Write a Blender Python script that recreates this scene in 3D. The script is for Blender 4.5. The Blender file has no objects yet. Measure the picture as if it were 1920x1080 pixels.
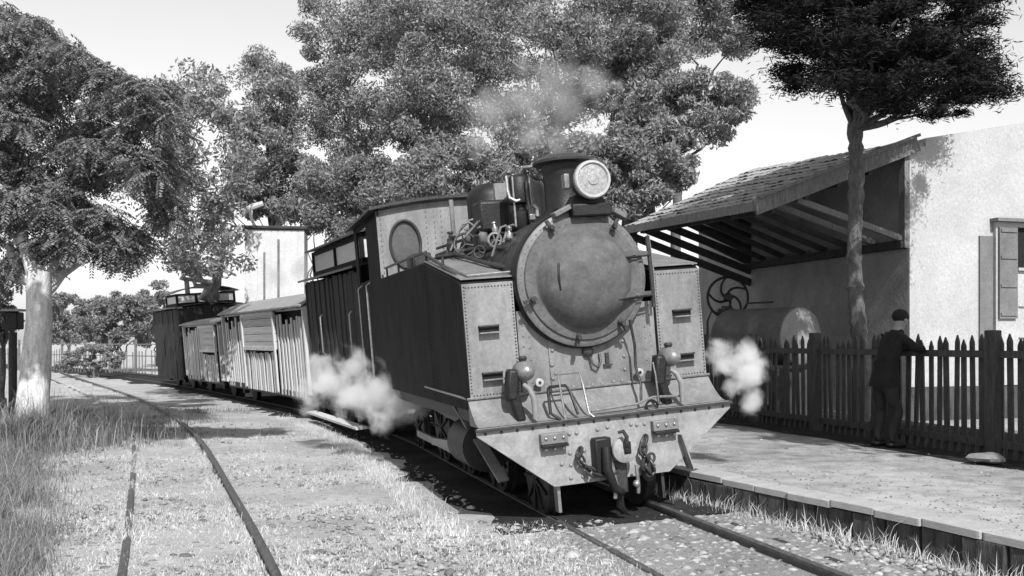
import bpy, bmesh, math, random
import numpy as np
from mathutils import Vector, Matrix, noise
random.seed(7); RNG = np.random.default_rng(11)
S = bpy.context.scene; C = S.collection
R = math.radians

# ------------------------------------------------------------ camera, sky, sun, exposure
FPX, HZ, EYE = 1800.0, 640.0, 1.70           # focal length in px of a 1920 wide frame, horizon row, eye height
cam = bpy.data.cameras.new('camera'); cam.sensor_width = 36; cam.lens = 36*FPX/1920
cam.shift_y = (HZ-540)/1920; cam.clip_start = .1; cam.clip_end = 2000
co = bpy.data.objects.new('camera', cam); C.objects.link(co)
co.location = (0, 0, EYE); co.rotation_euler = (R(90), 0, 0); S.camera = co
SUN_AZ, SUN_EL = 13.0, 43.0                  # degrees to the right of straight behind the camera, elevation
w = bpy.data.worlds.new("World"); S.world = w; w.use_nodes = True
nt = w.node_tree; nt.nodes.clear()
sky = nt.nodes.new('ShaderNodeTexSky'); sky.sky_type = 'NISHITA'; sky.sun_disc = False
sky.sun_elevation = R(SUN_EL); sky.sun_rotation = R(180-SUN_AZ); sky.air_density = 3.0; sky.dust_density = .6; sky.ozone_density = 1.0
bw = nt.nodes.new('ShaderNodeRGBToBW'); bg = nt.nodes.new('ShaderNodeBackground'); wo = nt.nodes.new('ShaderNodeOutputWorld')
bg.inputs[1].default_value = .13
nt.links.new(sky.outputs[0], bw.inputs[0]); nt.links.new(bw.outputs[0], bg.inputs[0]); nt.links.new(bg.outputs[0], wo.inputs[0])
sl = bpy.data.lights.new('sun', 'SUN'); sl.energy = 5.0; sl.angle = R(.6); sl.color = (1, 1, 1)
so = bpy.data.objects.new('sun', sl); C.objects.link(so)
sdir = Vector((math.sin(R(SUN_AZ))*math.cos(R(SUN_EL)), -math.cos(R(SUN_AZ))*math.cos(R(SUN_EL)), math.sin(R(SUN_EL))))
so.rotation_euler = sdir.to_track_quat('Z', 'Y').to_euler(); so.location = (6, -8, 12)
S.view_settings.view_transform = 'Standard'; S.view_settings.look = 'None'
S.view_settings.exposure = .28; S.view_settings.gamma = 1; S.view_settings.use_curve_mapping = False
S.cycles.volume_bounces = 5; S.cycles.max_bounces = 8; S.cycles.transparent_max_bounces = 12

# ------------------------------------------------------------ materials (the picture is black and white: all greys)
M = {}
def mat(name, g, rough=.8, metal=0., var=.25, scale=6., bump=.0, bscale=30., streak=None, spec=.3, island=0., fine=.3):
    m = bpy.data.materials.new(name); m.use_nodes = True; n = m.node_tree; b = n.nodes['Principled BSDF']
    b.inputs['Roughness'].default_value = rough; b.inputs['Metallic'].default_value = metal
    b.inputs['Specular IOR Level'].default_value = spec
    tc = n.nodes.new('ShaderNodeTexCoord'); mp = n.nodes.new('ShaderNodeMapping')
    n.links.new(tc.outputs['Object'], mp.inputs[0])
    if streak: mp.inputs['Scale'].default_value = streak
    nz = n.nodes.new('ShaderNodeTexNoise'); nz.inputs['Scale'].default_value = scale; nz.inputs['Detail'].default_value = 8; nz.inputs['Roughness'].default_value = .65
    n.links.new(mp.outputs[0], nz.inputs[0])
    mr = n.nodes.new('ShaderNodeMapRange'); mr.inputs[1].default_value = .28; mr.inputs[2].default_value = .72
    mr.inputs[3].default_value = g*(1-var); mr.inputs[4].default_value = g*(1+var)
    n.links.new(nz.outputs[0], mr.inputs[0]); out = mr.outputs[0]
    if fine:
        n3 = n.nodes.new('ShaderNodeTexNoise'); n3.inputs['Scale'].default_value = 26; n3.inputs['Detail'].default_value = 7; n3.inputs['Roughness'].default_value = .8
        n.links.new(tc.outputs['Object'], n3.inputs[0])
        m3 = n.nodes.new('ShaderNodeMapRange'); m3.inputs[1].default_value = .3; m3.inputs[2].default_value = .7; m3.inputs[3].default_value = 1-fine; m3.inputs[4].default_value = 1+fine*.7
        n.links.new(n3.outputs[0], m3.inputs[0]); m5 = n.nodes.new('ShaderNodeMath'); m5.operation = 'MULTIPLY'; n.links.new(out, m5.inputs[0]); n.links.new(m3.outputs[0], m5.inputs[1]); out = m5.outputs[0]
    if island:
        ge = n.nodes.new('ShaderNodeNewGeometry'); r2 = n.nodes.new('ShaderNodeMapRange')
        r2.inputs[3].default_value = 1-island; r2.inputs[4].default_value = 1+island
        n.links.new(ge.outputs['Random Per Island'], r2.inputs[0])
        mu = n.nodes.new('ShaderNodeMath'); mu.operation = 'MULTIPLY'; n.links.new(out, mu.inputs[0]); n.links.new(r2.outputs[0], mu.inputs[1]); out = mu.outputs[0]
    cc = n.nodes.new('ShaderNodeCombineColor')
    for i in range(3): n.links.new(out, cc.inputs[i])
    n.links.new(cc.outputs[0], b.inputs['Base Color'])
    if bump:
        n2 = n.nodes.new('ShaderNodeTexNoise'); n2.inputs['Scale'].default_value = bscale; n2.inputs['Detail'].default_value = 6
        n.links.new(mp.outputs[0], n2.inputs[0])
        bp = n.nodes.new('ShaderNodeBump'); bp.inputs['Strength'].default_value = bump; bp.inputs['Distance'].default_value = .02
        n.links.new(n2.outputs[0], bp.inputs['Height']); n.links.new(bp.outputs[0], b.inputs['Normal'])
    M[name] = m; return m
def leafmat(name, g, var=.45, trans=.3):
    m = mat(name, g, .75, 0, .25, .9, island=var, spec=.2); n = m.node_tree; b = n.nodes['Principled BSDF']
    tr = n.nodes.new('ShaderNodeBsdfTranslucent'); mx = n.nodes.new('ShaderNodeMixShader'); mx.inputs[0].default_value = trans
    n.links.new(b.inputs['Base Color'].links[0].from_socket, tr.inputs[0])
    n.links.new(b.outputs[0], mx.inputs[1]); n.links.new(tr.outputs[0], mx.inputs[2])
    n.links.new(mx.outputs[0], n.nodes['Material Output'].inputs[0]); return m
mat('paint_grey', .17, .55, var=.4, scale=5, bump=.28, bscale=6, streak=(1, 1, .35), spec=.4)
mat('paint_panel', .20, .55, var=.4, scale=4, bump=.28, bscale=5, streak=(1, 1, .3), spec=.4)
mat('paint_beam', .26, .55, var=.34, scale=5, bump=.25, bscale=5, spec=.4)
mat('smoke_grey', .095, .85, var=.38, scale=6, bump=.14, bscale=26, spec=.4)
mat('smoke_ring', .135, .45, var=.25, scale=8, bump=.14, bscale=26, spec=.4)
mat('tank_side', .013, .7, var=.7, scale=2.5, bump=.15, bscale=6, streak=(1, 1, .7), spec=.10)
mat('deck_grey', .17, .5, var=.3, scale=5, bump=.1, spec=.35)
mat('black_iron', .012, .5, .0, var=.5, scale=14, bump=.2, bscale=50, spec=.35)
mat('dark_iron', .04, .45, .2, var=.5, scale=14, bump=.2, bscale=50, spec=.4)
mat('worn_steel', .28, .38, .6, var=.3, scale=20, bump=.1, bscale=60)
mat('bright_metal', .27, .3, .5, var=.2, scale=20)
mat('rail_steel', .10, .5, .3, var=.5, scale=9, bump=.25, bscale=60, streak=(4, .7, 4))
mat('pane_grey', .085, .35, var=.25, scale=4, spec=.4)
mat('pane_pale', .50, .35, var=.15, scale=3)
mat('tower_white', .52, .9, var=.10, scale=2)
mat('lens_rim', .4, .35, var=.1, scale=20)
mat('lens_glass', .30, .12, var=.35, scale=30, bump=.4, bscale=40, spec=.6)
mat('slat_pale', .56, .85, var=.45, scale=4, bump=.4, bscale=20, streak=(5, 5, .5))
mat('panel_pale', .46, .8, var=.35, scale=5, bump=.3, bscale=14, streak=(1, 1, 2.5))
mat('roof_pale', .27, .7, var=.2, scale=3)
mat('board_dark', .03, .75, var=.6, scale=5, bump=.4, bscale=16, streak=(5, 5, .4))
mat('inside_dark', .012, .9, var=.3)
mat('glazing_pale', .55, .5, var=.15, scale=3)  # plain pale grey of the lookout panes
mat('plaster', .30, .95, var=.32, scale=1.1, bump=.35, bscale=18)
mat('whitewash', .42, .9, var=.16, scale=.9, bump=.3, bscale=14)
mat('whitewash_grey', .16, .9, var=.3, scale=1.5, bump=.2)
mat('timber_grey', .17, .85, var=.4, scale=6, bump=.5, bscale=22, streak=(6, 6, .8))
mat('timber_dark', .05, .85, var=.4, scale=6, bump=.4, bscale=22)
mat('fence_wood', .065, .85, var=.5, scale=6, bump=.5, bscale=24, streak=(6, 6, .6), island=.25)
mat('tile', .27, .85, var=.45, scale=3, bump=.5, bscale=26)
mat('coping', .36, .9, var=.2, scale=4, bump=.5, bscale=20)
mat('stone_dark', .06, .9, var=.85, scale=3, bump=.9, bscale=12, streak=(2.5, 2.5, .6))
mat('pebble', .24, .9, var=.4, scale=3, island=.5)
mat('bark_pale', .52, .9, var=.4, scale=5, bump=.8, bscale=14, streak=(3, 3, .7))
mat('bark_grey', .11, .9, var=.5, scale=7, bump=1, bscale=18, streak=(3, 3, .8))
mat('bark_mid', .25, .9, var=.4, scale=5, bump=.6, bscale=14)
leafmat('leaf_broad', .20, .42, .3); leafmat('leaf_mid', .24, .4, .3); leafmat('leaf_hill', .25, .5, .3)
leafmat('leaf_pine', .018, .5, .1); leafmat('leaf_far', .22, .35, .3)
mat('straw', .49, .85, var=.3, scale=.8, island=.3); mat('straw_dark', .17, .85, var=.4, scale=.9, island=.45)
mat('cloth', .014, .9, var=.4, scale=8, bump=.5, bscale=14); mat('trousers', .026, .9, var=.4, scale=8, bump=.5, bscale=14)
mat('skin', .24, .6, var=.1); mat('hair', .012, .8, var=.3, scale=30, bump=.6, bscale=60)
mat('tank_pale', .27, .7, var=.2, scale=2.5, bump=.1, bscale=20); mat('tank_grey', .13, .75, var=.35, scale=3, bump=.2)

# ground: dry grass and dust, darker where oil and cinders lie along the running line
def ground_mat(name, lo, hi, s1, bump=.6):
    m = bpy.data.materials.new(name); m.use_nodes = True; n = m.node_tree; b = n.nodes['Principled BSDF']
    b.inputs['Roughness'].default_value = .95; b.inputs['Specular IOR Level'].default_value = .1
    tc = n.nodes.new('ShaderNodeTexCoord')
    def nz(sc, d=8, r=.6):
        t = n.nodes.new('ShaderNodeTexNoise'); t.inputs['Scale'].default_value = sc; t.inputs['Detail'].default_value = d; t.inputs['Roughness'].default_value = r
        n.links.new(tc.outputs['Object'], t.inputs[0]); return t.outputs[0]
    def ma(op, a, b_):
        t = n.nodes.new('ShaderNodeMath'); t.operation = op
        for i, x in enumerate((a, b_)):
            if isinstance(x, (int, float)): t.inputs[i].default_value = x
            else: n.links.new(x, t.inputs[i])
        return t.outputs[0]
    v = ma('ADD', ma('MULTIPLY', nz(s1), .5), ma('MULTIPLY', nz(s1*9, 6, .75), .5))
    mr = n.nodes.new('ShaderNodeMapRange'); mr.inputs[1].default_value = .36; mr.inputs[2].default_value = .62
    mr.inputs[3].default_value = lo; mr.inputs[4].default_value = hi; n.links.new(v, mr.inputs[0])
    cc = n.nodes.new('ShaderNodeCombineColor')
    for i in range(3): n.links.new(mr.outputs[0], cc.inputs[i])
    n.links.new(cc.outputs[0], b.inputs['Base Color'])
    bp = n.nodes.new('ShaderNodeBump'); bp.inputs['Strength'].default_value = bump; bp.inputs['Distance'].default_value = .05
    n.links.new(ma('ADD', nz(22, 8, .8), nz(80, 4)), bp.inputs['Height']); n.links.new(bp.outputs[0], b.inputs['Normal'])
    M[name] = m; return m
ground_mat('dry_ground', .27, .49, .8); ground_mat('cinder', .012, .05, 1.5); ground_mat('platform_dust_dapple', .12, .42, .42, .35)  # platform tone range widened to paint dappled shade into the dust
ground_mat('ballast', .26, .44, 2.0, .9)

# ------------------------------------------------------------ helpers
def tag(o, label=None, cat=None, group=None, kind=None):
    if label: o['label'] = label
    if cat: o['category'] = cat
    if group: o['group'] = group
    if kind: o['kind'] = kind
    return o
def empty(name, loc=(0, 0, 0), rz=0, mtx=None):
    o = bpy.data.objects.new(name, None); C.objects.link(o); o.empty_display_size = .3
    if mtx is not None: o.matrix_world = mtx
    else: o.location = loc; o.rotation_euler = (0, 0, rz)
    return o
def link(name, me, parent=None, m=None):
    o = bpy.data.objects.new(name, me); C.objects.link(o)
    if m and not me.materials: me.materials.append(M[m])
    if parent: o.parent = parent
    return o
class MB:
    def __init__(s): s.v = []; s.f = []
    def add(s, vs, fs):
        b = len(s.v); s.v += [tuple(x) for x in vs]; s.f += [tuple(i+b for i in f) for f in fs]; return s
    def box(s, c, d, rot=None):
        x, y, z = d[0]/2, d[1]/2, d[2]/2; c = Vector(c)
        vs = [Vector(p) for p in ((-x,-y,-z),(x,-y,-z),(x,y,-z),(-x,y,-z),(-x,-y,z),(x,-y,z),(x,y,z),(-x,y,z))]
        if rot: 
            from mathutils import Euler
            e = Euler(rot).to_matrix(); vs = [e@p for p in vs]
        return s.add([p+c for p in vs], [(0,3,2,1),(4,5,6,7),(0,1,5,4),(1,2,6,5),(2,3,7,6),(3,0,4,7)])
    def bar(s, a, b, wd, ht, upv=(0,0,1)):
        a, b = Vector(a), Vector(b); d = (b-a).normalized(); sd = d.cross(Vector(upv)).normalized(); u = sd.cross(d)
        vs = [p+sd*i*wd/2+u*j*ht/2 for p in (a, b) for i, j in ((-1,-1),(1,-1),(1,1),(-1,1))]
        return s.add(vs, [(0,3,2,1),(4,5,6,7),(0,1,5,4),(1,2,6,5),(2,3,7,6),(3,0,4,7)])
    def tube(s, pts, r, n=8, closed=False, caps=True):
        pts = [Vector(p) for p in pts]; k = len(pts); rs = r if isinstance(r, (list, tuple)) else [r]*k
        vs = []; prev = None
        for i, p in enumerate(pts):
            if closed: t = (pts[(i+1)%k]-pts[i-1]).normalized()
            else: t = (pts[min(i+1, k-1)]-pts[max(i-1, 0)]).normalized()
            if prev is None: a = t.orthogonal().normalized()
            else: a = (prev-t*prev.dot(t)).normalized()
            prev = a; b = t.cross(a)
            for j in range(n):
                q = 2*math.pi*j/n; vs.append(p+(a*math.cos(q)+b*math.sin(q))*rs[i])
        fs = []
        for i in range(k if closed else k-1):
            for j in range(n):
                a0, b0 = i*n+j, i*n+(j+1)%n; i2 = (i+1)%k; fs.append((a0, b0, i2*n+(j+1)%n, i2*n+j))
        if caps and not closed: fs += [tuple(reversed(range(n))), tuple(range((k-1)*n, k*n))]
        return s.add(vs, fs)
    def lathe(s, prof, o, axis=(0,0,1), n=32, cap0=True, cap1=True):   # prof: (radius, distance along axis)
        ax = Vector(axis).normalized(); a = ax.orthogonal().normalized(); b = ax.cross(a); o = Vector(o); vs = []
        for r, h in prof:
            for j in range(n):
                q = 2*math.pi*j/n; vs.append(o+ax*h+(a*math.cos(q)+b*math.sin(q))*max(r, 1e-4))
        fs = [(i*n+j, i*n+(j+1)%n, (i+1)*n+(j+1)%n, (i+1)*n+j) for i in range(len(prof)-1) for j in range(n)]
        if cap0: fs.append(tuple(reversed(range(n))))
        if cap1: fs.append(tuple(range((len(prof)-1)*n, len(prof)*n)))
        return s.add(vs, fs)
    def prism(s, poly, off):      # poly: 3d points, extruded by off
        p = [Vector(q) for q in poly]; o = Vector(off); k = len(p)
        return s.add(p+[q+o for q in p], [tuple(range(k)), tuple(reversed(range(k, 2*k)))]+[(i+k, (i+1)%k+k, (i+1)%k, i)[::1] for i in range(k)])
    def sphere(s, c, r, n=12, sc=(1,1,1)):
        prof = [(math.sin(math.pi*i/(n//2)), -math.cos(math.pi*i/(n//2))) for i in range(n//2+1)]
        t = MB().lathe(prof, (0,0,0), (0,0,1), n, False, False)
        return s.add([(c[0]+x*r*sc[0], c[1]+y*r*sc[1], c[2]+z*r*sc[2]) for x, y, z in t.v], t.f)
    def mesh(s, name, m, smooth=True, ang=38):
        me = bpy.data.meshes.new(name); me.from_pydata(s.v, [], s.f)
        bm = bmesh.new(); bm.from_mesh(me); bmesh.ops.recalc_face_normals(bm, faces=bm.faces); bm.to_mesh(me); bm.free()
        me.materials.append(M[m])
        if smooth:
            me.shade_smooth(); me.set_sharp_from_angle(angle=R(ang))
        return me
    def build(s, name, m, parent=None, bevel=0, smooth=True, kind=None):
        o = link(name, s.mesh(name, m, smooth), parent)
        if bevel:
            b = o.modifiers.new('bevel', 'BEVEL'); b.width = bevel; b.segments = 2; b.limit_method = 'ANGLE'; b.angle_limit = R(40)
        if kind: o['kind'] = kind
        return o
_unit = {}
def piece(name, m, parent, loc, size, rot=(0,0,0), label=None):      # a box-shaped piece sharing one unit mesh with its like
    if m not in _unit: 
        _unit[m] = MB().box((0,0,0), (1,1,1)).mesh('piece_'+m, m, False)
    o = link(name, _unit[m], parent); o.location = loc; o.scale = size; o.rotation_euler = rot
    if label: o['label'] = label
    return o
def copy_tree(o, parent=None):
    c = o.copy(); C.objects.link(c); c.parent = parent
    for ch in o.children: copy_tree(ch, c)
    return c
def shape_noise(p, s): return noise.noise(Vector(p)*s)

# numpy foliage: many small rhombic leaves
def quads(name, P, U, V, m, parent=None, kind=None):
    n = len(P); vs = np.empty((n, 4, 3)); vs[:, 0] = P-U; vs[:, 1] = P+V; vs[:, 2] = P+U; vs[:, 3] = P-V
    me = bpy.data.meshes.new(name); me.vertices.add(4*n); me.vertices.foreach_set('co', vs.astype(np.float32).ravel())
    me.loops.add(4*n); me.loops.foreach_set('vertex_index', np.arange(4*n, dtype=np.int32))
    me.polygons.add(n); me.polygons.foreach_set('loop_start', np.arange(0, 4*n, 4, dtype=np.int32))
    me.update(calc_edges=True); me.materials.append(M[m])
    o = link(name, me, parent)
    if kind: o['kind'] = kind
    return o
def unit(a): return a/np.maximum(np.linalg.norm(a, axis=1, keepdims=True), 1e-9)
def rdirs(n): return unit(RNG.normal(size=(n, 3)))
def clumps_in(c, r, k, inner=.45):
    d = rdirs(k); q = (inner+(1-inner)*RNG.random(k)**.6)[:, None]
    return np.array(c)+d*q*np.array(r)
def crown_points(cl, cr, per):
    pts = []; 
    for c, s in zip(cl, cr):
        d = rdirs(per); q = (RNG.random(per)**.45)[:, None]
        pts.append(c+d*q*s*np.array([1, 1, .72]))
    return np.concatenate(pts)
def leaves(name, P, L, W, m, parent, droop=0.):
    n = len(P); u = rdirs(n); u[:, 2] -= droop; u = unit(u); v = unit(np.cross(u, rdirs(n)))
    sz = RNG.uniform(.65, 1.35, (n, 1))
    return quads(name, P, u*L/2*sz, v*W/2*sz, m, parent)
def fronds(name, P, m, parent, length=.34, nl=9, ll=.11, lw=.034):   # pinnate leaves hanging from their stalk
    n = len(P); d = rdirs(n); d[:, 2] = -np.abs(d[:, 2])*.55+.05; d = unit(d); side = unit(np.cross(d, np.array([0, 0, 1.])+.3*rdirs(n)))
    Ps, Us, Vs = [], [], []
    for k in range(nl):
        t = (k+.5)/nl; base = P+d*length*t; base[:, 2] -= .12*length*t*t*3
        for s in (-1, 1):
            u = unit(side*s+d*.35+np.array([0, 0, -.55])+.25*rdirs(n)); v = unit(np.cross(u, np.cross(d, side)+.2*rdirs(n)))
            l = ll*(1-.5*abs(t-.45)); Ps.append(base+u*l/2); Us.append(u*l/2); Vs.append(v*lw/2)
    return quads(name, np.concatenate(Ps), np.concatenate(Us), np.concatenate(Vs), m, parent)
def limb(mb, a, b, r0, r1, wob=.15, n=7, seg=7):
    a, b = Vector(a), Vector(b); L_ = (b-a).length; pts = []
    for i in range(seg+1):
        t = i/seg; p = a.lerp(b, t); w_ = wob*L_*math.sin(math.pi*t)*.5
        p += Vector((shape_noise(p, 1.3), shape_noise(p+Vector((9, 3, 1)), 1.3), shape_noise(p+Vector((2, 8, 5)), 1.3)*.5))*w_*2; pts.append(p)
    mb.tube(pts, [r0+(r1-r0)*i/seg for i in range(seg+1)], n); return pts
def W(px, py, Y): return Vector(((px-960)*Y/FPX, Y, EYE-(py-HZ)*Y/FPX))   # point at distance Y seen at a place of the photograph

# ------------------------------------------------------------ track geometry
LAM = R(4.87); PSI = R(16.57); GX, GY, GZ = .983, 9.027, .032
KN = [(-20, 16.57), (6.5, 16.57), (13, 28), (30, 31), (60, 42), (90, 50)]
def heading(s):
    for (a, ha), (b, hb) in zip(KN, KN[1:]):
        if s <= b: return R(ha+(hb-ha)*(s-a)/(b-a))
    return R(KN[-1][1])
PATH = {0: (GX, GY)}
x_, y_ = GX, GY
for i in range(1, 801):
    h = heading(i*.1); x_ -= .1*math.sin(h); y_ += .1*math.cos(h); PATH[i] = (x_, y_)
for i in range(1, 101): PATH[-i] = (GX+.1*i*math.sin(PSI), GY-.1*i*math.cos(PSI))
def tp(s):
    i = int(math.floor(s*10)); f = s*10-i; a, b = PATH[i], PATH[min(i+1, 800)]
    return Vector((a[0]+(b[0]-a[0])*f, a[1]+(b[1]-a[1])*f, GZ))
def frame(h, o):
    ex0 = Vector((math.cos(h), math.sin(h), 0)); ey = Vector((-math.sin(h), math.cos(h), 0)); up = Vector((0, 0, 1))
    ex = math.cos(LAM)*ex0+math.sin(LAM)*up; ez = math.cos(LAM)*up-math.sin(LAM)*ex0
    m = Matrix.Identity(4)
    for i in range(3): m[i][0] = ex[i]; m[i][1] = ey[i]; m[i][2] = ez[i]; m[i][3] = o[i]
    return m
def on_track(s, x, z): return frame(heading(s), tp(s))@Vector((x, 0, z))

# ------------------------------------------------------------ setting: ground
def grid_sheet(name, x0, x1, y0, y1, nx, ny, zf, m, mask=None):
    vs = []; fs = []
    for j in range(ny+1):
        for i in range(nx+1):
            x = x0+(x1-x0)*i/nx; y = y0+(y1-y0)*j/ny; vs.append((x, y, zf(x, y)))
    for j in range(ny):
        for i in range(nx):
            a = j*(nx+1)+i; fs.append((a, a+1, a+nx+2, a+nx+1))
    me = bpy.data.meshes.new(name); me.from_pydata(vs, [], fs); me.materials.append(M[m]); me.shade_smooth()
    o = link(name, me); o['kind'] = 'structure'; return o
def und(x, y): 
    return .035*shape_noise((x, y, 0), .6)+.02*shape_noise((x, y, 4), 2.1)
def near_line(x, y):          # distance to the running line
    s = max(-9.5, min(78, (y-GY)/.93)); best = 9
    for k in (-2, -1, 0, 1, 2):
        q = max(-9.9, min(79, s+k*1.2*max(1, s/12))); p = tp(q); h = heading(q)
        d = (x-p.x)*math.cos(h)+(y-p.y)*math.sin(h)
        if abs(d) < abs(best): best = d
    return best
def ground_z(x, y):
    d = near_line(x, y)
    z = und(x, y)*(1 if abs(d) > 1.2 else .3)-.02
    if 1.5 < abs(d): pass
    return z-.05*math.exp(-(d/1.4)**2)*0
ground = grid_sheet('ground', -60, 40, -12, 88, 230, 230, lambda x, y: ground_z(x, y) if (y < 70) else -.02, 'dry_ground')
far = MB().add([(-900, -300, -.12), (900, -300, -.12), (900, 1500, -.12), (-900, 1500, -.12)], [(0, 1, 2, 3)]).build('far_ground', 'dry_ground', kind='structure')
# cinder bed under the train: raised strip that carries the canted rails
def strip(name, s0, s1, xa, xb, z, m, n=60, jit=.06):
    vs = []
    for i in range(n+1):
        s = s0+(s1-s0)*i/n
        for x in (xa+jit*shape_noise((s, 1, 0), 1.7), xa*.5+xb*.5, xb+jit*shape_noise((s, 5, 0), 1.7)):
            p = tp(s); h = heading(s); vs.append((p.x+x*math.cos(h), p.y+x*math.sin(h), z(x, s)))
    fs = [(i*3+j, i*3+j+1, i*3+j+4, i*3+j+3) for i in range(n) for j in range(2)]
    me = bpy.data.meshes.new(name); me.from_pydata(vs, [], fs); me.materials.append(M[m])
    o = link(name, me); o['kind'] = 'structure'; return o
strip('cinder_bed', -.2, 70, -1.6, 1.2, lambda x, s: .03+.04*x, 'cinder', 700, .22)
strip('ballast_bed', -9.5, -.1, -.95, 1.1, lambda x, s: .022+.035*x, 'ballast', 60, .25)

# rails: each one its own piece of the track
def rail_mesh(name, pts, parent, up=Vector((0,0,1))):
    prof = [(-.05,-.11),(.05,-.11),(.05,-.098),(.012,-.088),(.012,-.035),(.032,-.028),(.032,-.004),(.026,0),(-.026,0),(-.032,-.004),(-.032,-.028),(-.012,-.035),(-.012,-.088),(-.05,-.098)]
    vs = []; k = len(prof); pts = [Vector(p) for p in pts]
    for i, p in enumerate(pts):
        t = (pts[min(i+1, len(pts)-1)]-pts[max(0, i-1)]).normalized(); sd = t.cross(up).normalized()
        vs += [p+sd*a+up*b for a, b in prof]
    fs = [(i*k+j, i*k+(j+1)%k, (i+1)*k+(j+1)%k, (i+1)*k+j) for i in range(len(pts)-1) for j in range(k)]+[tuple(range(k)), tuple(range((len(pts)-1)*k, len(pts)*k))]
    return MB().add(vs, fs).build(name, 'rail_steel', parent)
trk = tag(empty('railway_track', tp(-5)), 'canted metre gauge track with steel rails running under the steam locomotive and its cars', 'railway track')
mi = trk.matrix_world.inverted() if False else Matrix.Translation(-tp(-5))
for x in (-.53, .53):
    rail_mesh('rail', [mi@on_track(-9.5+i*.8, x, .035) for i in range(100)], trk)
slp = MB().box((0,0,0), (1.8, .2, .12)).mesh('sleeper', 'timber_dark', False)
for i in range(26):
    s = -8.6+i*.72; o = link('sleeper', slp, trk); o.matrix_world = Matrix.Identity(4)
    fm = frame(heading(s), tp(s)); fm.translation = mi@(fm@Vector((0, 0, -.112))); o.matrix_local = fm
Rp = [(-1.0, 4.9), (-1.7, 6.95), (-2.35, 8.7), (-3.11, 10.55), (-4.45, 14.2), (-6.0, 18.0), (-8.19, 22.67), (-10.82, 27.82), (-14.9, 35), (-20.6, 45), (-29.58, 61.2)]
def smooth_line(P, n):
    P = np.array(P); t = np.r_[0, np.cumsum(np.linalg.norm(np.diff(P, axis=0), axis=1))]; u = np.linspace(0, t[-1], n)
    Q = np.stack([np.interp(u, t, P[:, 0]), np.interp(u, t, P[:, 1])], 1)
    for _ in range(30): Q[1:-1] = .25*Q[:-2]+.5*Q[1:-1]+.25*Q[2:]
    return Q
RQ = smooth_line(Rp, 120)
tg = np.gradient(RQ, axis=0); tg /= np.linalg.norm(tg, axis=1, keepdims=True); nl = np.stack([-tg[:, 1], tg[:, 0]], 1)
LQ = RQ+nl*1.03
tr2 = tag(empty('railway_track', (RQ[20][0], RQ[20][1], 0)), 'grass-grown siding with one dark rail curving through dry grass left of the train', 'railway track')
o2 = Vector((RQ[20][0], RQ[20][1], 0))
rail_mesh('rail', [Vector((p[0], p[1], .075))-o2 for p in RQ], tr2)
rail_mesh('rail', [Vector((p[0], p[1], .012))-o2 for p in LQ], tr2)['label'] = 'rail almost buried in the dry grass'

# ------------------------------------------------------------ platform
ED = [(0.55, 14.1), (1.74, 10.12), (2.42, 8.75), (3.07, 7.48), (3.48, 6.53), (4.3, 4.6), (5.1, 2.6)]
EDb = [(-3.0, 26.0)]+ED
plat_out = EDb
pm = MB(); PZ = .35
top = [(x+.30*.93, y+.30*.3, PZ-.012) for x, y in plat_out]
pm.add(top+[(30, 2.6, PZ-.012), (30, 42, PZ-.012), (-3, 42, PZ-.012)], [tuple(range(len(top)+3))])
plat = pm.build('platform', 'platform_dust_dapple', smooth=False, kind='structure')
pf = MB()
for (x0, y0), (x1, y1) in zip(plat_out, plat_out[1:]):
    n = Vector((y1-y0, -(x1-x0), 0)).normalized()
    pf.add([(x0+.16, y0+.05, -.1), (x1+.16, y1+.05, -.1), (x1+.16, y1+.05, PZ-.03), (x0+.16, y0+.05, PZ-.03)], [(0,1,2,3)])
pf.build('platform_core', 'stone_dark', smooth=False, kind='structure')
# coping stones and facing stones, one by one
def walk(poly, step):
    P = np.array(poly); t = np.r_[0, np.cumsum(np.linalg.norm(np.diff(P, axis=0), axis=1))]; u = 0; out = []
    while u < t[-1]-.05:
        L_ = step*random.uniform(.8, 1.25); L_ = min(L_, t[-1]-u)
        a = Vector((np.interp(u, t, P[:, 0]), np.interp(u, t, P[:, 1]), 0)); b = Vector((np.interp(u+L_, t, P[:, 0]), np.interp(u+L_, t, P[:, 1]), 0))
        out.append((a, b)); u += L_
    return out
stone_m = MB().box((0,0,0), (1,1,1)).mesh('coping_stone', 'coping', False)
for a, b in walk(plat_out, .48):
    d = b-a; mid = (a+b)/2; ang = math.atan2(d.y, d.x)
    nrm = Vector((-math.sin(ang), math.cos(ang), 0)); 
    o = link('coping_stone', stone_m, plat); o.location = mid+nrm*(.15+random.uniform(-.018, .018))+Vector((0, 0, PZ-.03+random.uniform(-.010, .008))); o.scale = (d.length+random.uniform(-.012, .02), random.uniform(.29, .34), .06); o.rotation_euler = (random.uniform(-.01,.01), random.uniform(-.006,.006), ang+random.uniform(-.022,.022))
    md = o.modifiers.new('bevel', 'BEVEL'); md.width = .045; md.segments = 2
face_m = MB().box((0,0,0), (1,1,1)).mesh('facing_stone', 'stone_dark', False)
for a, b in walk(plat_out[1:], .42):
    d = b-a; mid = (a+b)/2; ang = math.atan2(d.y, d.x); nrm = Vector((-math.sin(ang), math.cos(ang), 0))
    o = link('facing_stone', face_m, plat); o.location = mid+nrm*(.085+random.uniform(-.02,.02))+Vector((0, 0, .07)); o.scale = (d.length-.02, .16, .42); o.rotation_euler = (0, 0, ang+random.uniform(-.03,.03))
    md = o.modifiers.new('bevel', 'BEVEL'); md.width = .03; md.segments = 2

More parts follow.
